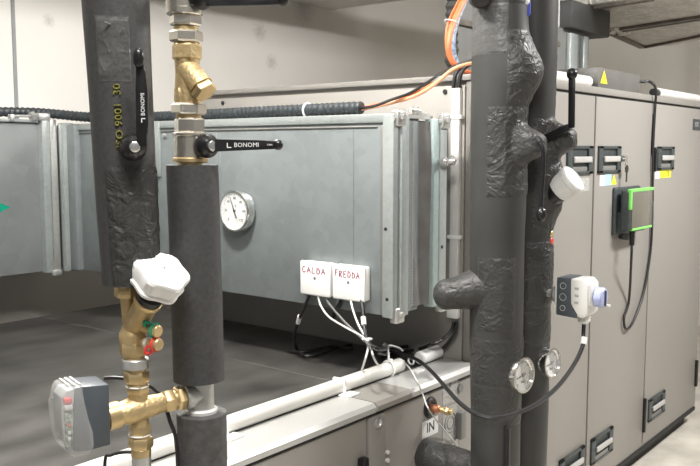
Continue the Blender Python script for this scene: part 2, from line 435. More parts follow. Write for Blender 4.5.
# wall-mounted operator terminal on the middle door
X0, X1, Z0, Z1 = 3.975, 4.315, 1.325, 1.56
ctl = thing('control_terminal', 'lime green edged touch terminal in black bracket on the middle cabinet door', 'control panel', ((X0 + X1) / 2, YF, Z0))
br = MB(); br.box(((X0 + X1) / 2, YF - .010, (Z0 + Z1) / 2), (X1 - X0, .02, Z1 - Z0), None, .009, 3)
br.bb((4.0, YF - .074, Z0 + .012), (4.255, YF - .008, Z0 + .115), .012, 3)
br.build('bracket', 'slateD', ctl)
xa, xb, za, zb = 3.985, 4.295, 1.352, 1.55; y0, y1 = YF - .092, YF - .036
MB().bb((xa + .003, y0 + .004, za), (xb, y1, zb), .014, 3).build('device_body', 'slateD', ctl)
bz = MB(); t = .013
bz.bb((xa, y0 - .003, zb - t), (xb + .003, y0 + .020, zb + .004), .006, 3); bz.bb((xa + .03, y0 - .003, za - .003), (xb - .01, y0 + .014, za + t * .8), .005, 3)
bz.bb((xa, y0 - .003, za + .10), (xa + .014, y0 + .014, zb), .006, 3);
lab(bz.build('bumper', 'lime', ctl), 'lime green rubber bumper')
MB().bb((xa + .018, y0 - .0015, za + t - .004), (xb - .014, y0 + .01, zb - t + .002), .003).build('screen', 'screen', ctl)
MB().bb((xb - .012, y0 - .002, za + .01), (xb + .006, y1 - .004, zb - .07), .004).build('edge_strip', 'slateD', ctl)
MB().cyl((4.10, YF - .025, 1.345), (4.10, YF - .018, 1.30), .030, .026, 18).build('bracket_foot', 'slateD', ctl)
cb = MB(); p0 = V3((4.06, 1.475, 1.362))
cb.cyl(p0, p0 - UP * .085, .014, .012, 14)
cb.build('cable_plug', 'black', ctl)
loop = MB(); loop.tube([p0 - UP * .08, p0 - UP * .15, V3((4.2112, 1.535, 0.9764)), V3((4.1493, 1.535, 0.8925)), V3((4.1823, 1.535, 0.8302)), V3((4.2848, 1.537, 0.8498)), V3((4.4203, 1.537, 0.9737)),
    V3((4.5069, 1.537, 1.1795)), V3((4.5216, 1.537, 1.3403)), V3((4.5097, 1.535, 1.4753)), V3((4.496, 1.537, 1.741)), V3((4.5051, 1.537, 1.9513)), V3((4.4901, 1.53, 2.0442)), V3((4.4559, 1.53, 2.0784)), V3((4.4502, 1.56, 2.1002)), V3((4.4191, 1.575, 2.0938)), V3((4.357, 1.60, 2.10))], .0068, 8)
tag(loop.build('terminal_cable', 'rubber'), 'black cable looping from green terminal up the door seam to dark box', 'cable')
MB_ = MB().bb((4.50, YF - .006, 1.715), (4.515, YF - .002, 1.93)); MB_.build('seam_strip', 'rubber', doors[1])

# on the roof of the tall unit
bx = thing('electrical_box', 'dark grey steel box with yellow warning triangle on top of the tall cabinet', 'box', (4.2, 1.75, ZT))
MB().bb((3.8461, 1.58, ZT), (4.3869, 1.95, 2.1277), .004).build('housing', 'boxgrey', bx)
tri = MB().prism([(0, 0), (.085, 0), (.042, .062)], (3.866, 1.5798, 2.055), EX, UP, .0012); lab(tri.build('warning_sticker', 'yellow', bx), 'yellow warning triangle')
letters('warning_mark', '!', .035, (3.908, 1.5778, 2.076), EX, UP, 'ink', bx)
rr = .027
c1 = thing('cable_conduit', 'short white conduit tube on cabinet roof left of the dark box', 'conduit', (3.4, 1.63, ZT), 'roof conduits')
MB().cyl((2.86, 1.612, ZT + rr), (3.80, 1.612, ZT + rr), rr, seg=20, bev=.008).build('tube', 'conduit', c1)
c2 = thing('cable_conduit', 'white conduit tube on cabinet roof right of the dark box', 'conduit', (5, 1.63, ZT), 'roof conduits')
MB().cyl((4.75, 1.612, ZT + rr), (5.47, 1.612, ZT + rr), rr, seg=20, bev=.004).build('tube', 'conduit', c2)
MB().cyl((4.68, 1.612, ZT + rr), (4.7495, 1.612, ZT + rr), .020, seg=16).build('cable_gland', 'black', c2)

# galvanised riser on the roof
rz = thing('riser_duct', 'dull galvanised riser duct standing on the tall cabinet behind black pipes', 'duct', (4.2, 2.3, ZT))
body = MB()
pl = [(3.215, 2.0), (4.62, 2.0), (4.78, 2.03), (4.90, 2.10), (4.98, 2.22), (5.0, 2.36), (5.0, 2.5), (4.1, 2.5), (3.9, 2.38), (3.4, 2.08)]
body.prism([(x, y) for x, y in pl], (0, 0, ZR), EX, EY, .40); body.build('casing', 'galvdark', rz, ang=50)
for (xa, xb, m) in ((4.405, 4.50, 'flange'), (4.585, 4.645, 'flange')):
    MB().bb((xa, 1.972, ZR), (xb, 2.0, ZR + .38), .004).build('standing_seam', m, rz)
MB().bb((3.25, 1.985, 2.295), (4.3, 2.0, 2.32)).build('angle_bracket', 'rust', rz)
fm = MB()
for i in range(26):
    z = ZR + .12 + i * .0115; fm.ball((3.20 + turb((1, i * .7, 0), 1) * .025, 1.985, z), .026 + .008 * turb((5, i, 2), .9), seg=8)
lab(fm.build('foam_seal', 'foam', rz), 'ragged black foam along the left edge')

# lagged duct hanging over it
fd = thing('overhead_duct', 'wide foil lagged duct hanging above the tall cabinet at top right', 'duct', (5.8, 2.0, 2.55))
def quad(mb, pts, z0, z1, bev=.0):
    mb.prism(pts, (0, 0, z0), EX, EY, z1 - z0, bev); return mb
q = MB()
quad(q, [(4.62, 2.17), (4.52, 1.2), (6.05, 1.2), (6.78, 2.20), (6.69, 2.42), (5.70, 2.29)], 2.55, 2.95, .02)
lab(q.build('lagging', 'foil', fd), 'crinkled silver foil lagging')
def strap(a, b, w, h, m, name='joint_flange', z=2.548):
    a = V3((*a, z)); b = V3((*b, z)); d = (b - a).normalized()
    mb = MB(); R = Matrix((d, V3((-d.y, d.x, 0)), UP)).transposed()
    mb.box((a + b) / 2, ((b - a).length, w, h), R, .004)
    return mb.build(name, m, fd)
strap((4.70, 2.10), (4.585, 1.60), .05, .03, 'rust'); strap((5.62, 2.25), (5.35, 1.50), .05, .03, 'rust'); strap((5.735, 2.255), (5.465, 1.50), .025, .02, 'galvdark')
strap((5.72, 2.275), (6.67, 2.39), .05, .03, 'rust'); strap((6.68, 2.38), (6.2, 1.75), .03, .03, 'rust')
cr = random.Random(3); rag = MB()
for i in range(16): rag.ball((5.55 + cr.uniform(-.1, .3), 2.22 + cr.uniform(-.05, .05), 2.548), cr.uniform(.015, .04), (1.3, .8, .7), seg=8)
rag.build('crumpled_foil', 'foil', fd)
nk = MB(); nk.bb((4.36, 1.95, ZR + .40), (4.90, 2.42, 2.55), .01)
lab(nk.build('neck', 'foam', fd), 'black flexible neck joining the riser')
for x in (4.87, 4.95, 5.05): MB().cyl((x, 2.2, 2.46), (x + .03, 2.2, 2.46), .07 - (x - 4.87) * .1, seg=20).build('hose_clamp', 'zinc', fd)

# ------------------------------------------------------------------ low unit
LT = .955
low = thing('heat_recovery_unit', 'low taupe steel air unit with wide dusty dark top and pale front ledge', 'air handling unit', (1.2, YF, 0))
XL = -.6; XR = XC - .015
MB().bb((XL, YF + .03, .08), (XR, 3.62, .925)).build('casing', 'taupe', low)
MB().bb((XL + .05, YF + .06, 0), (XR, 3.57, .08)).build('plinth', 'gap', low)
lab(MB().bb((XL, YF + .10, .925), (XR, 3.62, LT - .006), .002).build('top_sheet', 'top', low), 'dark dusty scratched top sheet')
MB().bb((2.168, 1.70, LT - .0065), (2.172, 3.6, LT - .0052)).build('sheet_seam', 'seam', low)
for (a, b, m) in ((XL, 2.045, 'profile'), (2.052, 2.24, 'taupe2'), (2.243, XR, 'profile')):
    MB().prism([(YF - .022, LT - .028), (YF - .022, LT - .012), (YF - .012, LT), (YF + .125, LT), (YF + .125, LT - .028)], (a, 0, 0), EY, UP, b - a).build('ledge', m, low)
MB().bb((XL, YF - .006, LT - .042), (XR, YF + .03, LT - .0285)).build('gasket', 'gap', low)
dl = MB().bb((XL, YF - .008, .12), (2.012, YF + .03, LT - .043), .004).build('door', 'taupe', low)
MB().bb((1.965, YF - .035, .62), (1.995, YF - .008, .80), .006).build('hinge', 'black', dl)
ps = MB().bb((2.020, YF - .012, .10), (2.108, YF + .03, LT - .043), .004).build('post', 'taupe2', low)
for z in (.885,): MB().lathe([(0, .017), (.006, .016), (.007, .010), (.003, .008)], (2.066, YF - .011, z), (0, -1, 0), 18).build('screw', 'zinc', ps)
MB().bb((2.1135, YF - .006, .10), (XR, YF + .03, LT - .043), .003).build('service_panel', 'taupe', low)
MB().bb((2.1085, YF - .004, .10), (2.1135, YF + .02, LT - .05)).build('panel_gasket', 'gap', low)
for z in (.775, .748): MB().cyl((2.118, YF - .008, z), (2.118, YF - .016, z), .007, seg=12).build('rivet', 'white', low)
lt = MB().bb((2.545, YF - .03, .70), (2.60 - .02, YF - .006, .80), .004); lt.build('side_latch', 'galvdark', low)
MB().cyl((2.566, YF - .006, .885), (2.566, YF - .014, .885), .016, seg=16).build('screw', 'galvdark', low)
# stickers on the service panel
def rectz(x0, x1, z0, z1, m, name):
    return MB().bb((x0, YF - .0072, z0), (x1, YF - .0058, z1)).build(name, m, low)
lab(rectz(2.326, 2.425, .758, .818, 'paper', 'direction_label'), 'white label reading IN')
letters('printed_word', 'IN', .050, (2.377, YF - .0078, .789), EX, UP, 'ink', low)
rectz(2.455, 2.555, .842, .935, 'paperG', 'information_label'); rectz(2.455, 2.555, .708, .832, 'paperG', 'information_label')
letters('printed_mark', '!', .06, (2.50, YF - .0078, .905), EX, UP, 'ink', low)
MB().ring((2.505, YF - .0072, .772), EY, .036, .0022, 26, 6).build('printed_wreath', 'galvdark', low)
MB().ring((2.505, YF - .0072, .772), EY, .022, .0018, 22, 6).build('printed_wreath', 'galvdark', low)
MB().prism([(2.44, .655), (2.56, .655), (2.56, .702)], (0, YF - .0061, 0), EX, UP, .0012).build('information_label', 'paper', low)
lab(MB().ring((2.372, YF - .006, .860), EY, .026, .012, 28, 10).build('grommet', 'rubber', low), 'black rubber grommet round the copper tail')

ct = thing('drain_valve', 'copper pipe tail with small brass cap poking through low unit panel', 'valve', (2.372, YF - .01, .85))
MB().cyl((2.372, YF + .005, .860), (2.372, YF - .045, .858), .0145, seg=18, bev=.003).build('tail', 'copper', ct)
MB().cyl((2.378, YF - .045, .858), (2.382, YF - .09, .856), .010, seg=14, bev=.002).hexn((2.380, YF - .062, .857), (2.381, YF - .078, .8565), .0145).build('cap', 'brass', ct)

# white conduit lying along the ledge
cz = LT + .0245
cn = thing('cable_conduit', 'long white conduit lying along the front ledge of the low unit', 'conduit', (1.9, 1.69, LT))
MB().cyl((.5, 1.69, cz), (2.40, 1.69, cz), .024, seg=22).build('tube', 'conduit', cn)
MB().cyl((2.52, 1.69, cz), (2.655, 1.69, cz), .0245, seg=22, bev=.006).build('end_tube', 'whiteB', cn)
for x in (1.545, 2.06): 
    MB().bb((x - .03, 1.628, LT), (x + .03, 1.672, LT + .006), .002).bb((x - .007, 1.664, LT), (x + .007, 1.716, cz + .0262), .006, 3).build('clip', 'whiteB', cn)

# white trunking up the corner of the tall unit
tk = thing('cable_trunking', 'narrow white cable trunking running up the cabinet corner behind black pipe', 'trunking', (XC - .03, 1.60, 1.10))
MB().bb((XC - .026, YF + .062, 1.17), (XC - .0065, YF + .098, 1.965), .003).build('channel', 'white', tk)
MB().bb((XC - .034, YF + .056, 1.115), (XC - .0065, YF + .104, 1.165), .006).build('end_clip', 'whiteB', tk)
for z in (1.86, 1.42): MB().bb((XC - .030, YF + .052, z - .007), (XC - .0065, YF + .108, z + .007), .003).build('clip', 'whiteB', tk)

# ------------------------------------------------------------------ galvanised ducts
XD = 2.25; DY0 = 1.60; DY1 = 3.53; DZ0 = 1.185; DZ1 = 1.852
du = thing('supply_duct', 'large flat galvanised duct box with dial thermometer, joined to the tall cabinet flank', 'duct', (2.4, 2.6, DZ0))
MB().bb((XD, DY0 + .03, DZ0), (XD + .17, 3.95, DZ1), .003).build('casing', 'galv', du)
def rail_(p0, p1, sx, sz, m, name, nm=du):
    return MB().bb(p0, p1, .004).build(name, m, nm)
rail_((XD - .008, DY0 + .02, DZ1 - .022), (XD + .03, DY1 - .01, DZ1 + .008), 0, 0, 'flange', 'top_flange')
rail_((XD - .005, DY0 + .08, DZ1 - .038), (XD + .004, DY1 - .04, DZ1 - .030), 0, 0, 'galvdark', 'seam')
rail_((XD - .014, DY0 + .005, DZ0 - .004), (XD + .02, DY0 + .05, DZ1 + .004), 0, 0, 'flange', 'end_flange')
rail_((XD - .004, DY0 + .055, DZ0 + .002), (XD + .006, DY0 + .068, DZ1 - .03), 0, 0, 'galvdark', 'seam')
rail_((XD - .003, 2.44, DZ0 + .01), (XD + .004, 2.446, DZ1 - .04), 0, 0, 'galv', 'seam')
rail_((XD - .003, 1.78, DZ0 + .01), (XD + .004, 1.785, DZ1 - .04), 0, 0, 'galv', 'seam')
# end: flange, perforated strip, canvas sleeve, far flange against the unit
rail_((XD + .02, DY0 - .005, DZ0), (XD + .065, DY0 + .02, DZ1), 0, 0, 'flange', 'end_flange')
pf = MB()
pf.bb((XD + .068, DY0 - .002, DZ0 + .02), (XD + .082, DY0 + .02, DZ1 - .015))
pf.build('perforated_strip', 'galv', du)
teeth = MB(); n = 62
for i in range(n):
    z = DZ0 + .03 + (DZ1 - DZ0 - .06) * i / (n - 1); teeth.bb((XD + .0825, DY0 - .004, z - .003), (XD + .091, DY0 + .006, z + .003))
teeth.build('crimped_edge', 'flange', du)
fb = MB(); rows = []
for i in range(40):
    z = DZ0 + .015 + (DZ1 - DZ0 - .03) * i / 39; row = []
    for k in range(13):
        u = k / 12; x = XD + .09 + .115 * u
        y = DY0 + .008 + .022 * math.sin(PI * u) + .008 * math.sin(3 * PI * u + z * 5) + .007 * turb((u * 2, z * 3, 0), 1.3)
        row.append(fb.bm.verts.new((x, y, z)))
    rows.append(row)
for A, B in zip(rows, rows[1:]):
    for k in range(12): fb.bm.faces.new((A[k], A[k + 1], B[k + 1], B[k]))
bmesh.ops.solidify(fb.bm, geom=fb.bm.faces[:], thickness=-.004)
lab(fb.build('flexible_sleeve', 'fabric', du, ang=70), 'creased grey flexible canvas sleeve')
rail_((XD + .205, DY0 - .010, DZ0 + .005), (XD + .240, DY0 + .03, DZ1 - .004), 0, 0, 'teal', 'end_flange')
rail_((XD + .240, DY0 - .014, DZ0 + .005), (XD + .285, DY0 + .03, DZ1 - .002), 0, 0, 'flange', 'end_flange')
rail_((XD + .287, 1.672, DZ0 + .01), (XC - .007, 1.90, DZ1 - .01), 0, 0, 'galvdark', 'spigot')
rail_((XD + .17, DY0 + .04, DZ0 + .01), (XD + .286, 3.10, DZ1 - .01), 0, 0, 'galv', 'collar')
def corner(x, y, z, s=1):
    m = MB(); m.bb((x - .02, y - .012, z - .03), (x + .03, y + .02, z + .025), .008, 3)
    m.cyl((x + .004, y - .012, z), (x + .004, y - .022, z), .011, seg=6).cyl((x - .02, y + .005, z - .005), (x - .028, y + .005, z - .005), .010, seg=6)
    m.build('flange_corner', 'zinc', du)
corner(XD + .015, DY0 + .005, DZ1 - .005); corner(XD + .262, DY0 - .012, DZ1 - .008); corner(XD + .02, DY0 + .01, DZ0 + .006); corner(XD + .262, DY0 - .012, DZ0 + .012)
for z in (1.70,):
    m = MB(); m.cyl((XD + .225, DY0 - .03, z), (XD + .30, DY0 - .03, z), .009, seg=12).hexn((XD + .232, DY0 - .03, z), (XD + .246, DY0 - .03, z), .018).hexn((XD + .285, DY0 - .03, z + .004), (XD + .298, DY0 - .03, z + .004), .018)
    m.build('flange_bolt', 'steel', du)
wg = MB(); wg.cyl((XD + .13, DY0 + .03, DZ1 + .018), (XD + .22, DY0 + .03, DZ1 + .012), .006, seg=10); wg.ball((XD + .14, DY0 + .03, DZ1 + .022), .020, (1.4, .7, .7)); wg.ball((XD + .165, DY0 + .03, DZ1 + .02), .016, (1.2, .7, .9))
wg.bb((XD + .09, DY0 + .02, DZ1 - .005), (XD + .24, DY0 + .045, DZ1 + .008))
wg.build('joint_clamp', 'zinc', du)
for (y, z) in ((DY0 + .035, 1.48), (DY0 + .028, 1.245)): MB().cyl((XD - .0135, y, z), (XD - .016, y, z), .006, seg=10).build('flange_hole', 'gap', du)
for z in (1.40,): MB().cyl((XD + .255, DY0 - .0135, z), (XD + .255, DY0 - .016, z), .006, seg=10).build('flange_hole', 'gap', du)
MB().bb((XD - .012, 2.80, 1.63), (XD - .001, 2.86, 1.86), .002).build('clamp_strap', 'flange', du)
MB().lathe([(0, .012), (.006, .010), (.008, .004)], (XD - .001, 2.77, 1.80), (-1, 0, 0), 14).build('screw', 'steel', du)
# far joint flange
jf = MB(); jf.bb((XD - .05, DY1 - .09, DZ0 - .006), (XD + .01, DY1 - .055, DZ1 + .012), .004); jf.build('joint_flange', 'flange', du)
jf = MB(); jf.bb((XD - .035, DY1 - .055, DZ0), (XD + .01, DY1 - .02, DZ1 + .004), .004); jf.build('joint_flange', 'galvdark', du)
MB().bb((XD - .03, DY1 - .15, DZ0 + .002), (XD + .005, DY1 - .09, DZ1 + .004), .004).build('joint_flange', 'galv', du)

ld = thing('branch_duct', 'mottled galvanised duct section at far left with a green arrow label', 'duct', (1.2, 3.7, DZ0))
MB().bb((-.4, DY1 - .012, DZ0 - .004), (XD - .09, 3.95, DZ1 + .018), .003).build('casing', 'galvL', ld)
MB().bb((XD - .125, DY1 - .045, DZ0 - .01), (XD - .088, 3.95, DZ1 + .026), .004).build('end_flange', 'flange', ld)
MB().bb((XD - .086, DY1 - .05, DZ0 - .014), (XD - .052, 3.95, DZ1 + .028), .004).build('end_flange', 'zinc', ld)
MB().bb((-.4, DY1 - .03, DZ1 + .012), (XD - .13, DY1 + .01, DZ1 + .026), .004).build('top_flange', 'flange', ld)
DZ3 = DZ1 + .016
cl = MB(); cl.cyl((1.98, DY1 - .03, DZ3 + .022), (2.14, DY1 - .03, DZ3 + .026), .006, seg=10); cl.hexn((2.08, DY1 - .03, DZ3 + .022), (2.10, DY1 - .03, DZ3 + .026), .022); cl.bb((1.98, DY1 - .04, DZ3), (2.0, DY1 - .01, DZ3 + .03), .004)
cl.bb((2.11, DY1 - .05, DZ3 + .005), (2.17, DY1 - .01, DZ3 + .04), .008)
cl.build('joint_clamp', 'zinc', ld)
MB().bb((XD - .10, DY1 - .06, DZ0 - .028), (XD - .05, DY1 - .02, DZ0 + .002), .010).build('flange_corner', 'zinc', ld)
lab(MB().prism([(-.28, -.11), (0, 0), (-.28, .11), (-.28, .05), (-.6, .05), (-.6, -.05), (-.28, -.05)], (1.978, DY1 - .0125, 1.488), EX, UP, .001).build('arrow_label', 'arrow', ld), 'green arrow label')

# dial thermometer
TY, TZ, TR = 2.325, 1.511, .080
th = thing('dial_thermometer', 'round white dial thermometer with black needle fixed to the galvanised duct', 'thermometer', (XD, TY, TZ))
MB().lathe([(0, .03), (.004, .066), (.010, TR), (.040, TR), (.045, TR - .003), (.045, TR - .008), (.037, TR - .0095)], (XD - .002, TY, TZ), (-1, 0, 0), 48).build('case', 'chrome', th)
fx = XD - .040
MB().cyl((fx + .002, TY, TZ), (fx, TY, TZ), TR - .008, seg=48).build('dial', 'dial', th)
U = V3((0, -1, 0))
tick = MB()
for i in range(41):
    a = math.radians(225 - 270 * i / 40); d = U * math.cos(a) + UP * math.sin(a); L = .008 if i % 5 == 0 else .004
    c = V3((fx - .0006, TY, TZ)) + d * (.065 - L / 2); R = Matrix((V3((-1, 0, 0)), d, V3((-1, 0, 0)).cross(d))).transposed()
    tick.box(c, (.0006, L, .0016 if i % 5 == 0 else .0009), R)
tick.build('scale_marks', 'ink', th)
for i in range(7):
    a = math.radians(225 - 270 * i / 6); d = U * math.cos(a) + UP * math.sin(a)
    letters('scale_number', str(i * 20), .015, V3((fx - .0008, TY, TZ)) + d * .048, U, UP, 'ink', th)
letters('scale_unit', '°C', .011, (fx - .0008, TY - .005, TZ + .018), U, UP, 'ink', th)
a = math.radians(113); d = U * math.cos(a) + UP * math.sin(a); w = V3((-1, 0, 0)).cross(d)
MB().prism([(-.030, -.0035), (.058, -.0008), (.058, .0008), (-.030, .0035)], V3((fx - .003, TY, TZ)), d, w, .0012).cyl((fx, TY, TZ), (fx - .005, TY, TZ), .005, seg=16).build('needle', 'ink', th)
lab(MB().cyl((XD - .0435, TY, TZ), (XD - .0445, TY, TZ), TR - .008, seg=48).build('glass', 'glass', th), 'clear glass')

# the two junction boxes under the duct's front face
def jbox(yc, word, label):
    z0, z1, w, t = 1.228, 1.350, .139, .040
    zc = (z0 + z1) / 2
    b = thing('junction_box', label, 'junction box', (XD - .015, yc, z0), 'white junction boxes on the galvanised duct')
    MB().box((XD - .002 - t / 2 + .008, yc, zc), (t - .014, w - .004, z1 - z0 - .004), None, .008, 3).build('back_box', 'whiteB', b)
    lid = MB().box((XD - .002 - t + .008, yc, zc), (.016, w, z1 - z0), None, .007, 3).build('lid', 'whiteB', b)
    MB().cyl((XD - .002 - t - .0005, yc - .002, zc + .002), (XD - .002 - t + .0005, yc - .002, zc + .002), .0055, seg=14).build('lid_screw', 'galvdark', lid)
    n = len(word); lw = .112 / n
    lab(handwriting('handwriting', word, (XD - .002 - t - .0005, yc + .056, zc + .020), U, UP, lw, .022, 'marker', lid), 'red handwriting ' + word)
    return b
jbox(1.925, 'CALDA', 'white junction box with CALDA handwritten in red on its lid')
jbox(1.774, 'FREDDA', 'white junction box with FREDDA handwritten in red on its lid')

# ------------------------------------------------------------------ cables
def cable(name, label, pts, r, m, group=None, cat='cable', seg=8):
    return tag(MB().tube([V3(p) for p in pts], r, seg).build(name, m), label, cat, group)
XW = XD - .03
ca = cable('black_cable', 'black cable dropping from the left side of the CALDA box onto the dark top',
  [(2.22, 1.9606, 1.2227), (2.225, 1.9843, 1.1831), (2.25, 2.0414, 1.1133), (2.31, 2.1167, 1.0324), (2.3909, 2.1754, 0.966), (2.3408, 2.0839, 0.962), (2.4148, 2.0673, 0.962), (2.5299, 2.0821, 0.962), (2.5916, 2.0601, 0.962)], .006, 'rubber')
lab(MB().tube([(2.24, 2.0233, 1.1394), (2.25, 2.0414, 1.1096)], .0085, 10).build('cable_marker', 'whiteW', ca), 'white marker sleeve')
cable('grey_cable', 'grey cable from the right side of the CALDA box slanting to the white tie',
  [(2.22, 1.8857, 1.2309), (2.215, 1.8588, 1.2027), (2.19, 1.7845, 1.1665), (2.17, 1.7164, 1.1375), (2.15, 1.6669, 1.1242), (2.13, 1.6104, 1.1061), (2.5695, 1.8798, 0.965), (2.614, 1.85, 0.965), (2.6599, 1.8253, 0.968)], .0045, 'galvdark')
cable('white_cable', 'white wire curving from the CALDA box to the cable tie and left conduit edge',
  [(2.22, 1.9182, 1.2273), (2.21, 1.8958, 1.1956), (2.2, 1.8508, 1.1636), (2.18, 1.7632, 1.1433), (2.16, 1.6915, 1.1325), (2.145, 1.6465, 1.1213), (2.12, 1.6191, 1.1034), (2.08, 1.6005, 1.0747), (2.2389, 1.74, 0.9789)], .0037, 'whiteW')
cable('white_cable', 'white wire dropping from the FREDDA box through the tie to the conduit',
  [(2.22, 1.7735, 1.2431), (2.2, 1.7445, 1.201), (2.17, 1.6952, 1.1574), (2.147, 1.6439, 1.1247), (2.13, 1.6145, 1.1022), (2.12, 1.5947, 1.0742), (2.3876, 1.7688, 0.965), (2.4378, 1.7517, 0.965), (2.4978, 1.7404, 0.966)], .0037, 'whiteW')
cable('black_cable', 'short thick black cable stub leaving the left gland of the FREDDA box',
  [(2.225, 1.8129, 1.2416), (2.235, 1.83, 1.2102), (2.238, 1.8507, 1.1826), (2.27, 1.8911, 1.144)], .0075, 'rubber')
cb_ = cable('black_cable', 'black cable with white sleeve under the right gland of the FREDDA box',
  [(2.22, 1.7258, 1.2518), (2.2, 1.7016, 1.2061), (2.18, 1.6819, 1.1642), (2.15, 1.6503, 1.1299), (2.13, 1.6145, 1.1121), (2.12, 1.5708, 1.1073), (2.5887, 1.8605, 0.98), (2.6722, 1.8433, 0.975)], .006, 'rubber')
lab(MB().tube([(2.19, 1.693, 1.1849), (2.179, 1.6811, 1.1611)], .009, 10).build('cable_marker', 'whiteB', cb_), 'white marker sleeve')
ct1 = MB(); p = V3((2.145, 1.6424, 1.1253)); ct1.ring(p, V3((.15, .1, 1)), .014, .0042, 22, 8); ct1.box(p + V3((-.012, -.012, 0)), (.011, .011, .010), None, .003)
tag(ct1.build('cable_tie', 'whiteB'), 'white cable tie bundling the wires below the FREDDA box', 'cable tie')
# behind: loose cables on the top sheet
cable('black_cable', 'black cable lying loose on the dark top, passing under the duct',
  [(2.535, 2.0151, 0.963), (2.5324, 2.0996, 0.963), (2.4516, 2.1194, 0.963), (2.3757, 2.1355, 0.963), (2.3659, 2.2001, 0.963)], .006, 'rubber')
cable('black_cable', 'black cable falling from the corner trunking into the conduit end',
  [(2.652, 1.6093, 1.1041), (2.645, 1.613, 1.0632), (2.645, 1.6386, 1.0254), (2.655, 1.6754, 0.9914), V3((2.65, 1.69, LT + .026))], .0065, 'rubber', 'cables from the corner trunking')
cable('black_cable', 'black cable sweeping from the corner trunking back across the dark top',
  [(2.648, 1.6198, 1.1034), (2.64, 1.6274, 1.0697), (2.61, 1.6474, 1.0381), (2.56, 1.6676, 1.0254), (2.6864, 1.8055, 0.966), (2.607, 1.8262, 0.966), (2.5395, 1.8343, 0.966)], .0065, 'rubber', 'cables from the corner trunking')
# white cable ties and mounts round the end of the ledge conduit
mt = MB(); p = V3((2.5699, 1.8801, 0.957)); mt.bb(p + V3((-.022, -.022, -.002)), p + V3((.022, .022, .006)), .004); mt.cyl(p + UP * .006, p + UP * .03, .006, seg=10); mt.ball(p + UP * .034, .010)
tag(mt.build('cable_tie_mount', 'whiteB'), 'white adhesive tie mount standing on the dark top behind the conduit', 'cable mount')
tl = MB(); x = 2.33
tl.ring((x, 1.69, cz), EX, .0275, .0035, 26, 8)
tl.tube([(x, 1.69, cz + .028), (x + .015, 1.70, cz + .045), (x + .06, 1.735, cz + .060), (x + .11, 1.76, cz + .052), (x + .16, 1.76, cz + .035), (x + .18, 1.755, cz + .02)], .004, 6)
tl.box((x, 1.682, cz + .031), (.014, .016, .012), None, .003)
tag(tl.build('cable_tie', 'whiteB'), 'white cable tie with a long curled tail round the ledge conduit', 'cable tie')
t2 = MB(); x = 2.47; t2.ring((x, 1.69, cz), EX, .012, .0035, 26, 8); t2.box((x, 1.682, cz + .012), (.012, .010, .009), None, .002); t2.box((x - .03, 1.64, LT + .003), (.05, .03, .008), None, .003)
tag(t2.build('cable_tie', 'whiteB'), 'white cable tie with square base near the conduit end', 'cable tie')
# thin grey capillary
cable('capillary_wire', 'thin pale grey wire hanging from the conduit across the drain valve and labels',
  [(2.4247, 1.6894, 0.985), (2.3386, 1.6, 0.9885), (2.2497, 1.515, 0.9841), (2.2785, 1.51, 0.9311), (2.2024, 1.44, 0.9192), (2.3504, 1.5, 0.826), (2.4702, 1.53, 0.7417), (2.5367, 1.537, 0.6851)], .0026, 'whiteW')

# corrugated hose and wires over the ducts
hz = DZ1 + .030; XH = XD + .035
pts = [V3(p) for p in [(XH, 1.775, hz + .002), (XH, 2.3, hz), (XH, 2.9, hz - .002), (XH - .02, 3.3, hz + .006), (2.15, 3.56, hz + .03), (1.95, 3.70, hz + .03), (1.6, 3.74, hz + .008), (1.0, 3.74, hz), (.2, 3.74, hz)]]
P = smooth_path(pts, 40); S = [P[0]]; acc = 0
tot = sum((b - a).length for a, b in zip(P, P[1:])); step = .006; res = []; need = 0
for a, b in zip(P, P[1:]):
    L = (b - a).length
    while need <= L:
        res.append(a.lerp(b, need / L)); need += step
    need -= L
ho = thing('corrugated_hose', 'black corrugated cable hose lying along the top of the galvanised ducts', 'hose', (XH, 2.6, DZ1))
MB().tube(res, .0, 12, raw=True, rfun=lambda i: (.0205, .023, .0225, .0195)[i % 4]).build('hose', 'hose', ho)
tw = MB(); tw.ring((XH, 2.02, hz), EY, .0255, .004, 26, 8); tw.build('cable_tie', 'whiteB', ho)
cable('orange_cable', 'pale orange wire leaving the corrugated hose end towards the black pipe',
  [(XH, 1.80, hz), (2.285, 1.7947, 1.877), (2.3, 1.7416, 1.8861), (2.33, 1.688, 1.899), (2.38, 1.6201, 1.9223), (2.45, 1.5858, 1.9649), (2.5, 1.5496, 2.0136), (2.54, 1.5105, 2.0345), (2.62, 1.5017, 2.0472)], .0065, 'peach')
cable('orange_cable', 'second thinner orange wire running beside the black wire from the hose end',
  [(XH + .008, 1.80, hz + .006), (2.293, 1.801, 1.8809), (2.31, 1.7407, 1.8933), (2.34, 1.6827, 1.906), (2.39, 1.6311, 1.9316), (2.46, 1.5883, 1.9724), (2.52, 1.546, 2.0182), (2.64, 1.5214, 2.057)], .005, 'orange')
cable('black_cable', 'black wire rising from the corrugated hose end to the orange cable bundle',
  [(XH - .008, 1.80, hz + .006), (2.28, 1.7908, 1.8835), (2.29, 1.7256, 1.8886), (2.32, 1.6725, 1.9097), (2.37, 1.6338, 1.9323), (2.44, 1.6078, 1.9721), (2.52, 1.5945, 2.0125), (2.6, 1.5788, 2.0435), (2.72, 1.5759, 2.0743)], .005, 'rubber')
g = 'vertical cables beside the black pipe'
cable('orange_cable', 'thick orange cable arching down beside the tall black pipe at top', [(2.9231, 1.7, 2.4738), (2.8658, 1.7, 2.3594), (2.8015, 1.7, 2.2834), (2.7458, 1.7, 2.2102), (2.7191, 1.7, 2.1486), (2.7201, 1.7, 2.101), (2.7473, 1.69, 2.0584), (2.811, 1.68, 2.0365), (2.931, 1.67, 2.0213)], .0115, 'orange', g)
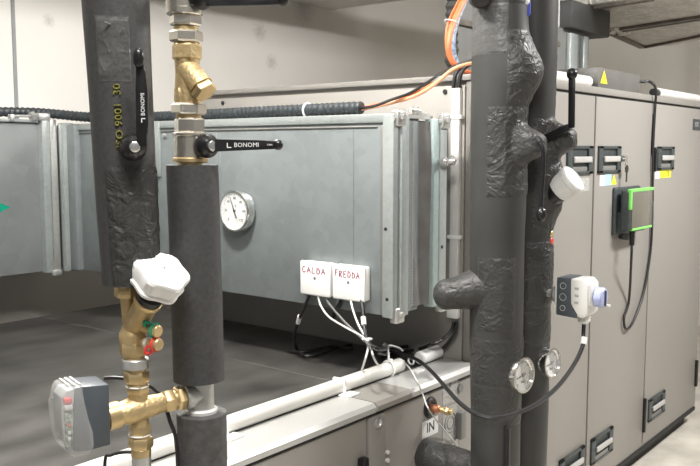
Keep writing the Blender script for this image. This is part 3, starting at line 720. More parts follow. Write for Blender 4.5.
cable('orange_cable', 'orange cable hugging the left edge of the thicker orange one at top', [(2.9422, 1.72, 2.4798), (2.8696, 1.72, 2.3623), (2.7981, 1.72, 2.285), (2.7427, 1.72, 2.2116), (2.73, 1.72, 2.1513), (2.7452, 1.72, 2.0973), (2.78, 1.71, 2.0547), (2.8598, 1.7, 2.0258), (2.9825, 1.69, 2.01)], .005, 'orange', g)
cable('blue_cable', 'blue and white cable tucked behind the orange cable bundle', [(3.0249, 1.75, 2.4981), (2.9655, 1.75, 2.3799), (2.8988, 1.75, 2.3013), (2.8485, 1.75, 2.2265), (2.8282, 1.75, 2.156), (2.8442, 1.75, 2.0965), (2.8733, 1.74, 2.0597), (2.9566, 1.73, 2.034)], .010, 'blue', g)
tb = MB(); p = V3((2.7593, 1.715, 2.2168)); tb.ring(p, V3((.35, -.1, .9)), .027, .0025, 24, 8); tag(tb.build('cable_tie', 'whiteW'), 'white cable tie round the orange cable bundle', 'cable tie')
for i, dx in enumerate((0, .022)):
    cable('black_cable', ('outer' if i == 0 else 'inner') + ' black cable entering the top of the corner trunking',
      [(XC - .016, YF + .070 + dx, 1.93), (XC - .018, YF + .070 + dx, 1.985), (XC - .010, YF + .062 + dx, 2.025), (XC + .02, YF + .045 + dx, 2.05), (XC + .09, YF + .025 + dx, 2.065), (XC + .22, YF - .0 + dx, 2.075)], .007, 'rubber', 'cables at the trunking top')

# ------------------------------------------------------------------ the two tall lagged pipes on the right
PR = .083
P1 = (2.285, 1.25); P2 = (2.493, 1.25)
def c1(z):
    t = max(0, min(1, (1.75 - z) / 1.2)); return (P1[0] + .010 * t * RT.x, P1[1] + .010 * t * RT.y)
def da(a, b):
    d = (a - b + PI) % (2 * PI) - PI
    return d
D2 = math.radians
def crease(p, f=26):
    n = 1 - abs(noise.noise(V3(p) * f + V3((3.1 * noise.noise(V3(p) * 9), 0, 0)))) * 2
    return n * n * n if n > 0 else 0
def sstep(x, a, b):
    t = min(1, max(0, (x - a) / (b - a))); return t * t * (3 - 2 * t)
def r1(z, a):
    r = PR - .0065 * (1 - sstep(z, .75, 1.35)) + .002 * noise.noise((z * 4, a, 0))
    r += .046 * math.exp(-((z - 1.975) / .075) ** 2) * math.exp(-(da(a, D2(292)) / .85) ** 2)
    r += .062 * math.exp(-((z - 1.757) / .045) ** 4) * math.exp(-(da(a, D2(276)) / .5) ** 4)
    r += .006 * math.exp(-((z - 1.62) / .11) ** 4) * math.exp(-(da(a, D2(250)) / .9) ** 4)
    return r
def r2(z, a):
    r = PR - .004 + .003 * noise.noise((z * 5, a, 3))
    r += .068 * math.exp(-((z - 1.775) / .046) ** 4) * math.exp(-(da(a, D2(280)) / .42) ** 4)
    r += .030 * math.exp(-((z - 1.62) / .10) ** 4) * math.exp(-(da(a, D2(290)) / .8) ** 2)
    r += .004 * math.exp(-((z - 1.36) / .1) ** 4)
    return r
def patch(parent, P, rf, z0, z1, a0, a1, amp=.004, f=26, name='tape_wrap', m='tape', nz=90, na=70, lift=.0012, seed=0., ragged=.01):
    mb = MB(); a0, a1 = D2(a0), D2(a1)
    def rr(z, a):
        c = (z * 1.0 + seed, math.cos(a) * .09, math.sin(a) * .09)
        e = min(1, (a - a0) / .12, (a1 - a) / .12, (z - z0) / .02, (z1 - z) / .02)
        return rf(z, a) + lift * max(.25, min(1, e * 3)) + .33 * amp * (crease(c, f) + .6 * crease((c[0] * 1.3 + 4, c[1], c[2]), f * .5)) * max(0, e)
    mb.sleeve(P if callable(P) else (lambda z: P), z0, z1, rr, nz, na, a0, a1, thick=lift + .002)
    return mb.build(name, m, parent, ang=70)
def lump(mb, p0, p1, r, amp=.004, seg=40, n=40, round_end=True):
    p0, p1 = V3(p0), V3(p1); x, y, zx = frame(p1 - p0); L = (p1 - p0).length; rows = []
    for i in range(n + 1):
        t = i / n; row = []
        e = math.sqrt(max(0, 1 - max(0, (t * L - (L - r * .8)) / (r * .8)) ** 2)) if round_end else 1
        for k in range(seg):
            a = 2 * PI * k / seg; d = x * math.cos(a) + y * math.sin(a)
            p = p0 + zx * (t * L) + d * ((r if not round_end else r * (1.38 - .5 * sstep(t, 0, .75))) * max(.12, e))
            row.append(mb.bm.verts.new(p + d * (amp * .5 * crease(p, 24) + .004 * noise.noise(p * 14)) * (e > .3)))
        rows.append(row)
    for A, B in zip(rows, rows[1:]):
        for k in range(seg): mb.bm.faces.new((A[k], A[(k + 1) % seg], B[(k + 1) % seg], B[k]))
    mb.bm.faces.new(list(reversed(rows[0]))); mb.bm.faces.new(rows[-1]); return mb

pa = thing('lagged_pipe', 'thick black foam lagged pipe with two side branches, left of the tall right-hand pair', 'pipe', (*P1, 0), 'tall lagged pipes by the cabinets')
MB().sleeve(c1, 0, 3.3, r1, 330, 72).build('lagging', 'foam', pa, ang=60)
patch(pa, c1, r1, 2.165, 2.27, 222, 312, .004, seed=1)
patch(pa, c1, r1, 1.875, 2.09, 224, 330, .006, 24, seed=2, nz=110)
patch(pa, c1, r1, 1.60, 1.868, 186, 322, .006, 26, seed=3, nz=130, na=100)
patch(pa, c1, r1, 1.195, 1.42, 165, 250, .005, 24, seed=4, nz=110)
patch(pa, c1, r1, 1.03, 1.17, 128, 312, .003, 20, seed=5)
patch(pa, c1, r1, .90, 1.025, 140, 312, .0025, 20, seed=6)
lab(patch(pa, c1, r1, 2.02, 2.165, 128, 226, .0, 20, m='tapeL', seed=7), 'smooth black tape')
MB().bb((P1[0] - .052, P1[1] - .0835, .05), (P1[0] - .040, P1[1] - .07, .90)).build('lagging_seam', 'rubber', pa)
sb = MB(); z0 = (2.2659, 1.3292, 1.3044)[2]
lump(sb, V3((*P1, z0 + .012)) - RT * .02, V3((*P1, z0 - .016)) - RT * .192 - FW * .0, .053); sb.build('upper_branch', 'tape', pa, ang=70)
sb = MB(); lump(sb, (P1[0] + .02, P1[1], .70), (P1[0] + .055, YF - .010, .70), .058, round_end=False); sb.build('lower_branch', 'tape', pa, ang=70)
# drop lever of the shut-off valve inside the lagging
yl = 1.095
lv = MB(); lv.tube([(2.272, yl + .01, 1.765), (2.268, yl - .002, 1.74), (2.268, yl - .004, 1.68), (2.268, yl, 1.60), (2.268, yl, 1.56)], .0065, 8)
lv.ball((2.262, yl - .004, 1.553), .016, (1, .9, 1.35)); lab(lv.build('valve_lever', 'black', pa), 'black lever with oval knob hanging down')
hb = MB(); p = V3((2.1719, 1.2547, 2.1773)); hb.lathe([(-.03, .030), (0, .032), (.016, .026), (.024, .012)], p, (-FW + V3((0, 0, -.5))), 22)
lab(hb.build('valve_hub', 'black', pa), 'black valve hub')
bt = MB(); pz = V3((2.2642, 1.1712, 2.158)); a = D2(285)
lab(patch(pa, c1, r1, 2.135, 2.185, 280, 303, .002, 30, name='printed_tape', m='bluetape', lift=.006, seed=9, na=20, nz=30), 'blue and white printed tape')
lab(patch(pa, c1, r1, 2.165, 2.225, 268, 284, .002, 30, name='printed_tape', m='whiteW', lift=.0062, seed=9, na=16, nz=20), 'white part of the printed tape')

pb = thing('lagged_pipe', 'black tape wrapped lagged pipe with raised lever, right of the tall right-hand pair', 'pipe', (*P2, 0), 'tall lagged pipes by the cabinets')
MB().sleeve(lambda z: P2, 0, 3.3, r2, 330, 72).build('lagging', 'foam', pb, ang=60)
patch(pb, P2, r2, 2.05, 2.28, 296, 335, .005, seed=11)
patch(pb, P2, r2, 1.845, 2.05, 292, 335, .005, seed=12, nz=100)
patch(pb, P2, r2, 1.47, 1.84, 215, 335, .007, 25, seed=13, nz=150, na=100)
patch(pb, P2, r2, 1.235, 1.45, 200, 330, .006, 26, seed=14, nz=110)
patch(pb, P2, r2, 1.11, 1.225, 200, 330, .004, 22, seed=15)
lab(patch(pb, P2, r2, 2.125, 2.24, 306, 326, .002, 30, name='printed_tape', m='whiteW', lift=.008, seed=9, na=20, nz=30), 'white printed tape')
for (z0, z1) in ((2.135, 2.155), (2.175, 2.20)): lab(patch(pb, P2, r2, z0, z1, 308, 324, .001, 30, name='printed_tape', m='bluetape', lift=.0095, seed=9, na=14, nz=12), 'blue print on the tape')
xl = 2.452
lv = MB(); q = [V3((2.452, 1.1831, 1.775)), V3((2.452, 1.1399, 1.7962)), V3((2.452, 1.0975, 1.8109))]
u = (q[2] - q[0]).normalized(); R = Matrix((u, u.cross(EX), EX)).transposed()
lv.box((q[0] + q[2]) / 2, ((q[2] - q[0]).length, .022, .010), R, .003)
b0 = V3((2.452, 1.0893, 1.8077)); b1 = V3((2.452, 1.0921, 1.9713)); u = (b1 - b0).normalized(); R = Matrix((u, u.cross(EX), EX)).transposed()
lv.box((b0 + b1) / 2, ((b1 - b0).length, .020, .013), R, .004); lv.ball(b1, .0165, (1, 1, 1.1))
lab(lv.build('valve_lever', 'black', pb), 'black upright lever with round knob')

# measuring ports poking from the lagging
mp = thing('measuring_port', 'small test port with green and red caps poking from the right black pipe', 'valve', (2.493, 1.14, 1.47))
for (pp, m) in (((2.5, 1.1779, 1.4717), 'brass'), ((2.5, 1.1774, 1.4491), 'red')):
    p = V3(pp); MB().cyl(p + V3((0, .035, 0)), p - V3((0, .012, 0)), .012, seg=16, bev=.003).build('port_cap', m, mp)
p = V3((2.5, 1.1817, 1.4844)); MB().ring(p, (0, 1, .3), .012, .004, 18, 8).build('cap_strap', 'green', mp)

# white balancing knob
b0 = V3((2.493, 1.1507, 1.6111)); ax = V3((0, -.80, .60)).normalized()
kn = thing('balancing_valve', 'balancing valve with white round handwheel tilted out of the right black pipe', 'valve', b0)
MB().cyl(b0 - ax * .05, b0 + ax * .005, .036, .040, 24, .004).build('neck', 'black', kn)
MB().lathe([(.002, .036), (.006, .042), (.052, .045), (.055, .048), (.066, .048), (.071, .044), (.073, .032), (.0725, .003)], b0, ax, 60, lobes=(10, .012)).build('handwheel', 'whiteW', kn)

# pressure gauges
def gauge(X, c, R, label):
    c = V3(c); yy = c.y
    g = thing('pressure_gauge', label, 'gauge', (X, yy, c.z), 'chrome gauges on the tall lagged pipes')
    n = V3((-.12, -1, .05)).normalized()
    MB().lathe([(0, R * .6), (.004, R * .95), (.008, R), (.034, R), (.038, R * .98), (.038, R * .87), (.030, R * .86)], c - n * .03, n, 44).build('case', 'chrome', g)
    MB().cyl(c - n * .002, c, R * .87, seg=40).build('dial', 'dial', g)
    x = n.cross(UP).normalized() * -1; y = n.cross(x); y = y if y.z > 0 else -y
    mk = MB()
    for i in range(25):
        a = D2(225 - 270 * i / 24); d = x * math.cos(a) + y * math.sin(a); L = .009 if i % 4 == 0 else .005
        mk.box(c + n * .0008 + d * (R * .78 - L / 2), (.0008, L, .0022), Matrix((n, d, n.cross(d))).transposed())
    mk.build('scale_marks', 'ink', g)
    letters('scale_unit', 'bar', .016, c + n * .001 - y * R * .35, x, y, 'ink', g)
    a = D2(190); d = x * math.cos(a) + y * math.sin(a); w = n.cross(d)
    MB().prism([(-.014, -.003), (R * .65, -.001), (R * .65, .001), (-.014, .003)], c + n * .002, d, w, .001).cyl(c, c + n * .004, .006, seg=12).build('needle', 'ink', g)
    lab(MB().cyl(c + n * .0065, c + n * .0075, R * .86, seg=40).build('glass', 'glass', g), 'clear glass')
    MB().cyl(c - n * .03, V3((X, 1.172, c.z)), .012, seg=14).build('stem', 'black', g)
gauge(2.295, (2.295, 1.1577, 1.0553), .056, 'chrome rimmed round gauge on the left black pipe, just above the drooping cable')
gauge(2.488, (2.488, 1.1548, 1.0545), .050, 'slightly smaller chrome rimmed gauge on the right black pipe')

# flow switch / actuator on the right pipe
Xa, Xb = 2.447, 2.535
ya = 1.130; yb = 1.020; zc = 1.283; zh = .061
ac = thing('valve_actuator', 'white and slate valve actuator with lilac knob standing out from the right black pipe', 'actuator', (2.49, 1.12, zc))
MB().cyl((2.485, 1.19, zc), (2.485, ya, zc), .013, seg=18).lathe([(0, .020), (.012, .030), (.02, .022)], (2.485, ya + .022, zc), (0, -1, 0), 20).build('stem', 'zinc', ac)
mb = MB(); mb.prism([(ya, zc - zh + .006), (yb + .014, zc - zh), (yb, zc - zh + .014), (yb, zc + zh - .016), (yb + .016, zc + zh), (ya, zc + zh - .006)], (Xa, 0, 0), EY, UP, Xb - Xa, .006)
mb.build('housing', 'white', ac)
mb = MB(); mb.prism([(ya - .008, zc + zh - .001), (ya - .055, zc + zh + .001), (ya - .055, zc - .018), (yb + .032, zc - zh + .010), (yb + .032, zc - zh - .0022), (ya - .008, zc - zh + .002)], (Xa - .003, 0, 0), EY, UP, Xb - Xa + .002, .003)
lab(mb.build('cover', 'slate', ac), 'slate blue grey cover')
for (y, z, s) in ((ya - .03, zc + .035, .016), (ya - .03, zc - .0, .018), (ya - .03, zc - .035, .014)):
    MB().ring((Xa - .0035, y, z), EX, s * .6, .0012, 18, 6).build('printed_mark', 'paperG', ac)
for z in (.03, .008, -.014): MB().bb((Xa - .001, yb + .03, zc + z - .004), (Xa + .001, yb + .043, zc + z + .004)).build('printed_mark', 'paperG', ac)
MB().lathe([(0, .040), (.006, .040), (.010, .034), (.010, .02)], (2.492, yb + .003, zc + .006), (0, -1, 0), 28).build('collar', 'whiteW', ac)
kb = MB(); kb.lathe([(.008, .026), (.012, .031), (.032, .031), (.036, .027), (.037, .01)], (2.492, yb, zc + .003), (0, -1, 0), 36, lobes=(8, .03))
lab(kb.build('knob', 'lilac', ac), 'lilac knob')
MB().bb((2.488, yb - .041, zc - .022), (2.497, yb - .036, zc + .026), .002).build('knob_pointer', 'slateD', ac)
MB().bb((2.500, yb - .046, zc - .028), (2.520, yb - .030, zc - .020), .003).build('lever_tab', 'whiteW', ac)
gx, gy = 2.49, yb + .028
MB().cyl((gx, gy, zc - zh + .006), (gx, gy, zc - zh - .008), .020, seg=20, bev=.003).ball((gx, gy, zc - zh - .012), .020, (1, 1, .7)).build('cable_gland', 'white', ac)
acb = cable('actuator_cable', 'long black cable drooping from the actuator across both black pipes to the low unit',
  [(gx, gy, zc - zh - .020), (gx - .002, gy, 1.165), (2.4682, 1.04, 1.1343), (2.411, 1.04, 1.0884), (2.2839, 1.03, 1.0522), (2.1595, 1.03, 1.0303), (2.071, 1.05, 1.0162), (1.9949, 1.08, 1.0124), (1.9789, 1.13, 1.0148), (2.0716, 1.24, 1.0023),
   (2.2028, 1.37, 0.994), (2.3071, 1.49, 1.0031), (2.3936, 1.6, 1.0073), (2.4214, 1.67, 1.0106), (2.4383, 1.73, 1.0091), (2.5418, 1.8596, 0.985), (2.6039, 1.949, 0.968)], .0066, 'rubber')
lab(MB().tube([(2.4814, 1.042, 1.1571), (2.4727, 1.041, 1.1365)], .0095, 10).build('cable_marker', 'whiteB', acb), 'white marker sleeve')

# ------------------------------------------------------------------ near pipes on the left
TO = -FW                                               # towards the camera
dA = 1.0; sA = dA / 840
A0 = V3(V(114.3, -20, 1.0)); A1 = V3(V(131.5, 283, 1.0)); uA = (A0 - A1).normalized()
def cA(z):
    t = (z - A1.z) / (A0.z - A1.z); p = A1.lerp(A0, t); return (p.x, p.y)
def rA(z, a):
    t = (z - A1.z) / (A0.z - A1.z)
    return (28.5 + 4.2 * min(1, max(0, t)) + .8 * noise.noise((z * 9, a, 1))) * sA
pA = thing('lagged_pipe', 'grey black foam lagged pipe with yellow print and upright lever, nearest left pipe', 'pipe', A1)
MB().sleeve(cA, A1.z, 3.3, rA, 220, 64).build('lagging', 'foamL', pA, ang=60)
zA = lambda y: V(120, y, 1.0)[2]
def zpx(y, d=1.0):
    p = math.radians(5.63); k = (233 - y) / 840
    el = math.atan(k) - p
    return CAM.z + d * math.tan(el)
patch(pA, cA, rA, zpx(84), zpx(20), 196, 254, .0022, 55, lift=.0012, seed=21, m='tapeL')
patch(pA, cA, rA, zpx(281), zpx(165), 196, 318, .0035, 50, lift=.0014, seed=22, nz=120, m='tape')
d_ = V3((math.cos(D2(219 + 9)), math.sin(D2(219 + 9)), 0)); zt = zpx(117)
letters('lagging_print', 'ISO 9001  30', .0115, V3((*cA(zt), zt)) + d_ * (rA(zt, 0) + .0006), uA, d_.cross(uA), 'yprint', pA, sx=1.18, depth=.0012)
MB().box(V3(V(107.5, 23, .958)), (.007, .002, .0015), Matrix.Rotation(.3, 3, 'Y'), .0005).build('staple', 'steel', pA)

def lever(parent, o, u, v, n, px, pts, thick, bulb, name='lever'):
    """flat handle: outline pts in (u, v) pixels of size px, thickness along n"""
    mb = MB(); mb.prism([(a * px, b * px) for a, b in pts], o - n * thick / 2, u, v, thick if u.cross(v).dot(n) > 0 else -thick, .0009)
    if bulb: mb.ball(V3(o) + u * bulb[0] * px + v * bulb[1] * px, bulb[2] * px, (1, 1, 1))
    return mb.build(name, 'black', parent)
# shut-off valve inside the nearest pipe
nA = (TO * .9 + RT * .32).normalized()
hA = V3(V(133, 147, .965))
vA = thing('ball_valve', 'black ball valve hub and upright lever set in the nearest left lagged pipe', 'valve', hA)
MB().lathe([(-.014, .0155), (.004, .0160), (.012, .0145), (.018, .0105), (.021, .0075)], hA, nA, 32).build('hub', 'black', vA)
MB().lathe([(0, .0062), (.0035, .006), (.0045, .0045), (.0045, .001)], hA + nA * .0205, nA, 20).build('lever_nut', 'steel', vA)
uL = (V3(V(139.5, 60, .95)) - V3(V(142, 140, .95))).normalized(); vL = RT * -1
oL = V3(V(142, 143, .945))
s95 = .945 / 840
lever(vA, oL, uL, vL, TO, s95, [(-3, -5), (6, -5), (13, -4.8), (16, -7), (52, -7.2), (68, -6), (78, -4), (78, 4), (68, 3.2), (52, 4.4), (16, 5.4), (13, 4.4), (6, 4.8), (-3, 4.8)], .004, None)
tip = oL + uL * 83 * s95 + TO * .004
MB().ball(tip, 5.6 * s95, (1, 1, 1.75)).build('lever_tip', 'black', vA)
fo = oL + TO * .0022
letters('lever_print', 'BONOMI', 5.6 * s95, fo + uL * 38 * s95 - vL * 2.5 * s95, uL, vL, 'wprint', vA, depth=.0003)
lg = MB(); c = fo + uL * 22 * s95 - vL * 2.5 * s95
for (a, b, w, h) in ((0, 1.6, 4, .9), (2, 0, .9, 4)): lg.box(c + uL * a * s95 + vL * b * s95, (w * s95, h * s95, .0006), Matrix((uL, vL, uL.cross(vL))).transposed())
lg.build('lever_mark', 'wprint', vA)

# the second near pipe: shut-off valves and strainer, then lagging
dB = 1.05; sB = dB / 840
def B(x, y, off=0.): return V3(V(x, y, 1.05)) + TO * off
def vx(mb, x, y0, y1, r, hexa=False, rot=.25, seg=28, bev=.0012):
    p0, p1 = B(x, y1), B(x, y0)
    if hexa: mb.hexn(p0, p1, r * sB * 1.06, rot)
    else: mb.cyl(p0, p1, r * sB, seg=seg, bev=bev)
    return mb
vt = thing('ball_valve', 'nickel ball valve with black lever at top edge above the strainer', 'valve', B(185, 26))
m = MB(); vx(m, 184, -60, 10, 17.5); vx(m, 184.5, 8, 15.5, 17.8); m.build('body', 'nickel', vt)
m = MB(); vx(m, 185.5, 15, 26, 15, True, .1); m.build('end_nut', 'nickel', vt)
nB = (TO * .78 + RT * .62).normalized()
h0 = B(201, 0, .012)
MB().lathe([(-.02, .010), (-.004, .014), (.006, .0148), (.013, .012), (.018, .008)], h0, nB, 28).build('hub', 'black', vt)
LV = [(-4, -6), (6, -6.2), (22, -5.6), (45, -4.8), (64, -4.2), (64, 4.2), (45, 4.8), (22, 5.4), (6, 6.0), (-4, 6)]
uB = (RT + UP * .005).normalized()
lever(vt, h0 + nB * .012 + RT * .002 - UP * .0035, (RT - UP * .008).normalized(), UP, TO, sB, [(a * 1.13, b * .95) for a, b in LV], .006, (74, 0, 5.2))

st = thing('strainer', 'brass Y strainer between two hexagon nuts on the second near pipe', 'strainer', B(188, 104))
m = MB(); vx(m, 186, 26, 31.5, 12); vx(m, 186.3, 42, 45, 12); m.build('thread', 'brassR', st)
m = MB(); vx(m, 186.2, 31, 42.5, 15.5, True, .35); m.build('union_nut', 'nickel', st)
m = MB(); vx(m, 186.8, 44, 60, 14.2, True, .05)
q0, q1 = B(187.5, 104), B(187, 58)
m.lathe([(0, 12 * sB), (14 * sB, 12.5 * sB), (30 * sB, 11.5 * sB), (46 * sB, 12.5 * sB)], q0, q1 - q0, 28)
vx(m, 187.7, 88, 103, 12.8, True, .15)
bd_ = (RT * .60 - UP * .76 + TO * .30).normalized(); bo = B(184, 64)
m.lathe([(0, 9 * sB), (5 * sB, 11.5 * sB), (27 * sB, 11.8 * sB), (29 * sB, 12.6 * sB), (31 * sB, 12.6 * sB)], bo, bd_, 28)
m.build('body', 'brassR', st)
m = MB(); m.hexn(bo + bd_ * 31 * sB, bo + bd_ * 40 * sB, 12.8 * sB, .2); m.build('strainer_cap', 'brass', st)
m = MB(); vx(m, 189, 103.5, 114.5, 16.2, True, .35); m.build('union_nut', 'nickel', st)
letters('nut_print', '16', 6 * sB, B(187.5, 109, 15.4 * sB), RT, UP, 'paperG', st, depth=.0006)
m = MB(); vx(m, 188.5, 114, 119, 12.5); m.build('thread', 'brassR', st)

vb = thing('ball_valve', 'nickel ball valve with black lever pointing right above the near grey lagging', 'valve', B(190, 163))
m = MB(); vx(m, 189.3, 118, 133, 14.3, True, .1); m.build('end_nut', 'nickel', vb)
m = MB(); vx(m, 189.5, 132.5, 136.5, 16.8); vx(m, 189.5, 135, 158, 15.6); m.cyl(B(190, 146), B(203, 145.5, .008), .0105, seg=22); m.build('body', 'nickel', vb)
m = MB(); vx(m, 190.5, 157.5, 162.5, 17.3); vx(m, 190.5, 162, 172, 12); lab(m.build('end_ring', 'brass', vb), 'brass end ring')
hB = B(206.5, 146, .012)
m = MB(); m.cyl(B(201, 146, .009), hB, .0085, seg=18); m.build('stem_collar', 'steel', vb)
MB().lathe([(-.004, .0115), (.001, .0148), (.008, .0150), (.013, .0125), (.0175, .0085)], hB, nB, 30).build('hub', 'black', vb)
MB().lathe([(0, .0068), (.004, .0066), (.005, .005), (.005, .001)], hB + nB * .0172, nB, 20).build('lever_nut', 'steel', vb)
oB = B(214, 145.5, .026); sL = (dB - .026) / 840
uBv = (RT + UP * .008).normalized()
lever(vb, oB, uBv, UP, TO, sL, LV, .005, (67, 0, 5.3))
letters('lever_print', 'BONOMI', 6.2 * sL, oB + TO * .0027 + uBv * 36 * sL, uBv, UP, 'wprint', vb, depth=.0003)
letters('lever_print', 'ON', 2.6 * sL, oB + TO * .0030 + uBv * 59 * sL, uBv, UP, 'wprint', vb, depth=.0003, sx=1.3)
lg = MB(); c = oB + TO * .0027 + uBv * 19 * sL
for (a, b, w, h) in ((0, -2.2, 4, .9), (-2, 0, .9, 4.6)): lg.box(c + uBv * a * sL + UP * b * sL, (w * sL, h * sL, .0006), Matrix((uBv, UP, uBv.cross(UP))).transposed())
lg.build('lever_mark', 'wprint', vb)

def cB(z):
    t = (z - B0.z) / (B1.z - B0.z); p = B0.lerp(B1, t); return (p.x, p.y)
B0 = B(192.6, 165); B1 = B(199, 379)
lb = thing('lagged_pipe', 'dark foam lagging sleeve on second near pipe between ball valve and zinc tee', 'pipe', B1)
rB = lambda z, a: (25.8 + .5 * noise.noise((z * 12, math.cos(a), math.sin(a)))) * sB
m = MB(); m.sleeve(cB, B1.z, B0.z, rB, 60, 56)
m.build('lagging', 'foamL', lb, ang=50)

tee = thing('pipe_tee', 'galvanised pipe tee between upper and lower lagging on the second near pipe', 'pipe tee', B(201, 412))
aD = (-RT * math.cos(D2(35)) + TO * math.sin(D2(35)) - UP * .08).normalized()     # the way the branch points
m = MB(); Q0 = V3(V(138.5, 409, 1.0))
m.cyl(B(201.5, 425), B(200, 372), 13.6 * sB, seg=30)
m.lathe([(0, 11 * sB), (12 * sB, 11.5 * sB), (15 * sB, 13.2 * sB), (21 * sB, 13.2 * sB), (22 * sB, 12 * sB)], Q0 - aD * .0875, aD, 28)
m.build('body', 'zinc', tee)
m = MB(); m.lathe([(0, 16.4 * sB), (4.5 * sB, 16.8 * sB), (6 * sB, 15 * sB)], B(201.3, 413), UP, 32); lab(m.build('rim', 'white', tee), 'pale sealed rim')
B2 = B(201.6, 411.5)
lc = thing('lagged_pipe', 'dark foam lagging sleeve below the zinc tee at bottom edge', 'pipe', (B2.x, B2.y, 0))
def ringsleeve():
    m = MB(); m.lathe([(0, 25.4 * sB), (B2.z - .0015, 25.4 * sB), (B2.z, 24.5 * sB), (B2.z, 15 * sB), (B2.z - .01, 14.5 * sB)], (B2.x, B2.y, 0), UP, 48)
    return m
ringsleeve().build('lagging', 'foamC', lc)

# brass regulating column under the nearest pipe
def Q(x, y, off=0.): return V3(V(x, y, 1.0)) + TO * off
def vq(mb, x, y0, y1, r, hexa=False, rot=.25, x1=None, bev=.0012):
    p0, p1 = Q(x if x1 is None else x1, y1), Q(x, y0)
    if hexa: mb.hexn(p0, p1, r * sA * 1.06, rot)
    else: mb.cyl(p0, p1, r * sA, seg=28, bev=bev)
    return mb
bv = thing('balancing_valve', 'brass balancing valve with big white handwheel and green and red capped ports', 'valve', Q(133, 357))
m = MB(); vq(m, 126.5, 285.5, 297, 12, True, .2); vq(m, 127.5, 296, 322, 7.5, x1=130); vq(m, 125.5, 276, 288, 11)
kx = (RT * .50 + UP * .78 + TO * .38).normalized()
b0 = Q(133, 328); m.lathe([(-4 * sA, 8 * sA), (2 * sA, 11.5 * sA), (34 * sA, 12.5 * sA), (36 * sA, 14 * sA), (40 * sA, 14 * sA), (41 * sA, 11 * sA)], b0, kx, 30)
m.lathe([(0, 11 * sA), (10 * sA, 14 * sA), (16 * sA, 13 * sA), (26 * sA, 8 * sA), (34 * sA, 8 * sA)], Q(133.2, 348), Q(131, 318) - Q(133.2, 348), 26)
vq(m, 133, 341, 355.5, 13.4, True, .1); vq(m, 134, 355, 360, 11); m.build('body', 'brassR', bv)
kc = b0 + kx * 40 * sA
MB().cyl(kc - kx * 2 * sA, kc + kx * 6 * sA, 13 * sA, seg=26).build('spindle_neck', 'black', bv)
kc = Q(157, 283.5, .012); 
m = MB(); m.lathe([(0, 25 * sA), (1.5 * sA, 27.5 * sA), (4.5 * sA, 28 * sA), (6 * sA, 26 * sA), (19 * sA, 28.0 * sA), (22 * sA, 26.5 * sA), (23.3 * sA, 21 * sA), (23.8 * sA, 8 * sA), (23.8 * sA, 1 * sA)], kc, kx, 96, lobes=(6, .06), rot=.5)
lab(m.build('handwheel', 'whiteB', bv), 'large lobed white handwheel')
MB().cyl(kc + kx * 23.4 * sA, kc + kx * 24.2 * sA, 1.1 * sA, seg=12).build('handwheel_screw', 'ink', bv)
for (x, y, mm) in ((141, 322, 'green'), (142, 340, 'red')):
    px_ = (RT * .8 + TO * .55 + UP * -.08 * (1 if mm == 'green' else -.3)).normalized(); o = Q(x - 2, y + (3 if mm == 'green' else 1), .004)
    MB().cyl(o, o + px_ * 25 * sA, 5.2 * sA, seg=20, bev=.001).build('test_port', 'brassR', bv)
    if mm == 'red': lab(MB().cyl(o + px_ * 11 * sA, o + px_ * 15 * sA, 5.6 * sA, seg=18).build('port_ring', 'whiteW', bv), 'white ring')
    MB().cyl(o + px_ * 22 * sA, o + px_ * 30 * sA, 6.2 * sA, seg=22, bev=.0012).build('port_cap', 'brass', bv)
    m = MB(); m.ring(o + px_ * 24.5 * sA, px_, 6.6 * sA, 1.5 * sA, 26, 8)
    e = o + px_ * 25 * sA; sgn = 1 if mm == 'red' else -1
    if mm == 'red': m.tube([e - UP * 5 * sA - RT * 3 * sA, e - UP * 8.5 * sA - RT * 6 * sA, e - UP * 9.5 * sA - RT * 10 * sA, e - UP * 6 * sA - RT * 11 * sA, e - UP * 1 * sA - RT * 8 * sA], 1.7 * sA, 8)
    else: m.tube([e + UP * 5 * sA - RT * 3 * sA, e + UP * 8 * sA - RT * 6 * sA, e + UP * 8 * sA - RT * 11 * sA, e + UP * 4 * sA - RT * 9 * sA], 1.7 * sA, 8)
    m.build('cap_strap', mm, bv)

fn = thing('pipe_union', 'zinc ring nut on brass hexagon union below the balancing valve', 'pipe fitting', Q(136, 392))
m = MB(); vq(m, 135.5, 358, 368, 13.6); m.build('ring_nut', 'zinc', fn)
m = MB(); vq(m, 136, 366, 372, 10.5); vq(m, 136.5, 371, 382, 12.2, True, .3); vq(m, 137, 381, 384, 10); vq(m, 137.3, 383, 393, 11.2, True, .1); m.build('union', 'brass', fn)
m = MB(); vq(m, 137.3, 385, 386.5, 11.9); m.build('seal_ring', 'whiteW', fn)

tw_ = thing('three_way_valve', 'cast brass three way valve joining slate actuator, column and zinc tee', 'valve', Q(140, 452))
cc = Q(138.5, 409)
m = MB(); vq(m, 138, 392, 437, 9.5, x1=140.3)
m.lathe([(-30 * sA, 9.5 * sA), (-16 * sA, 11 * sA), (0, 13.2 * sA), (10 * sA, 13.2 * sA), (20 * sA, 11.5 * sA), (24 * sA, 11 * sA)], cc, aD, 32)
m.ball(cc, 13.4 * sA); m.build('body', 'brassR', tw_)
m = MB(); m.lathe([(20 * sA, 11 * sA), (21 * sA, 13.8 * sA), (33 * sA, 13.8 * sA), (34.5 * sA, 12 * sA), (34.5 * sA, 8 * sA)], cc, aD, 34); m.build('actuator_flange', 'brass', tw_)
m = MB(); m.hexn(cc - aD * 27 * sA, cc - aD * 38 * sA, 12.6 * sA, .2).hexn(cc - aD * 41 * sA, cc - aD * 50 * sA, 13.2 * sA, .5); m.cyl(cc - aD * 37 * sA, cc - aD * 56 * sA, 9.8 * sA, seg=24); m.build('side_union', 'brass', tw_)
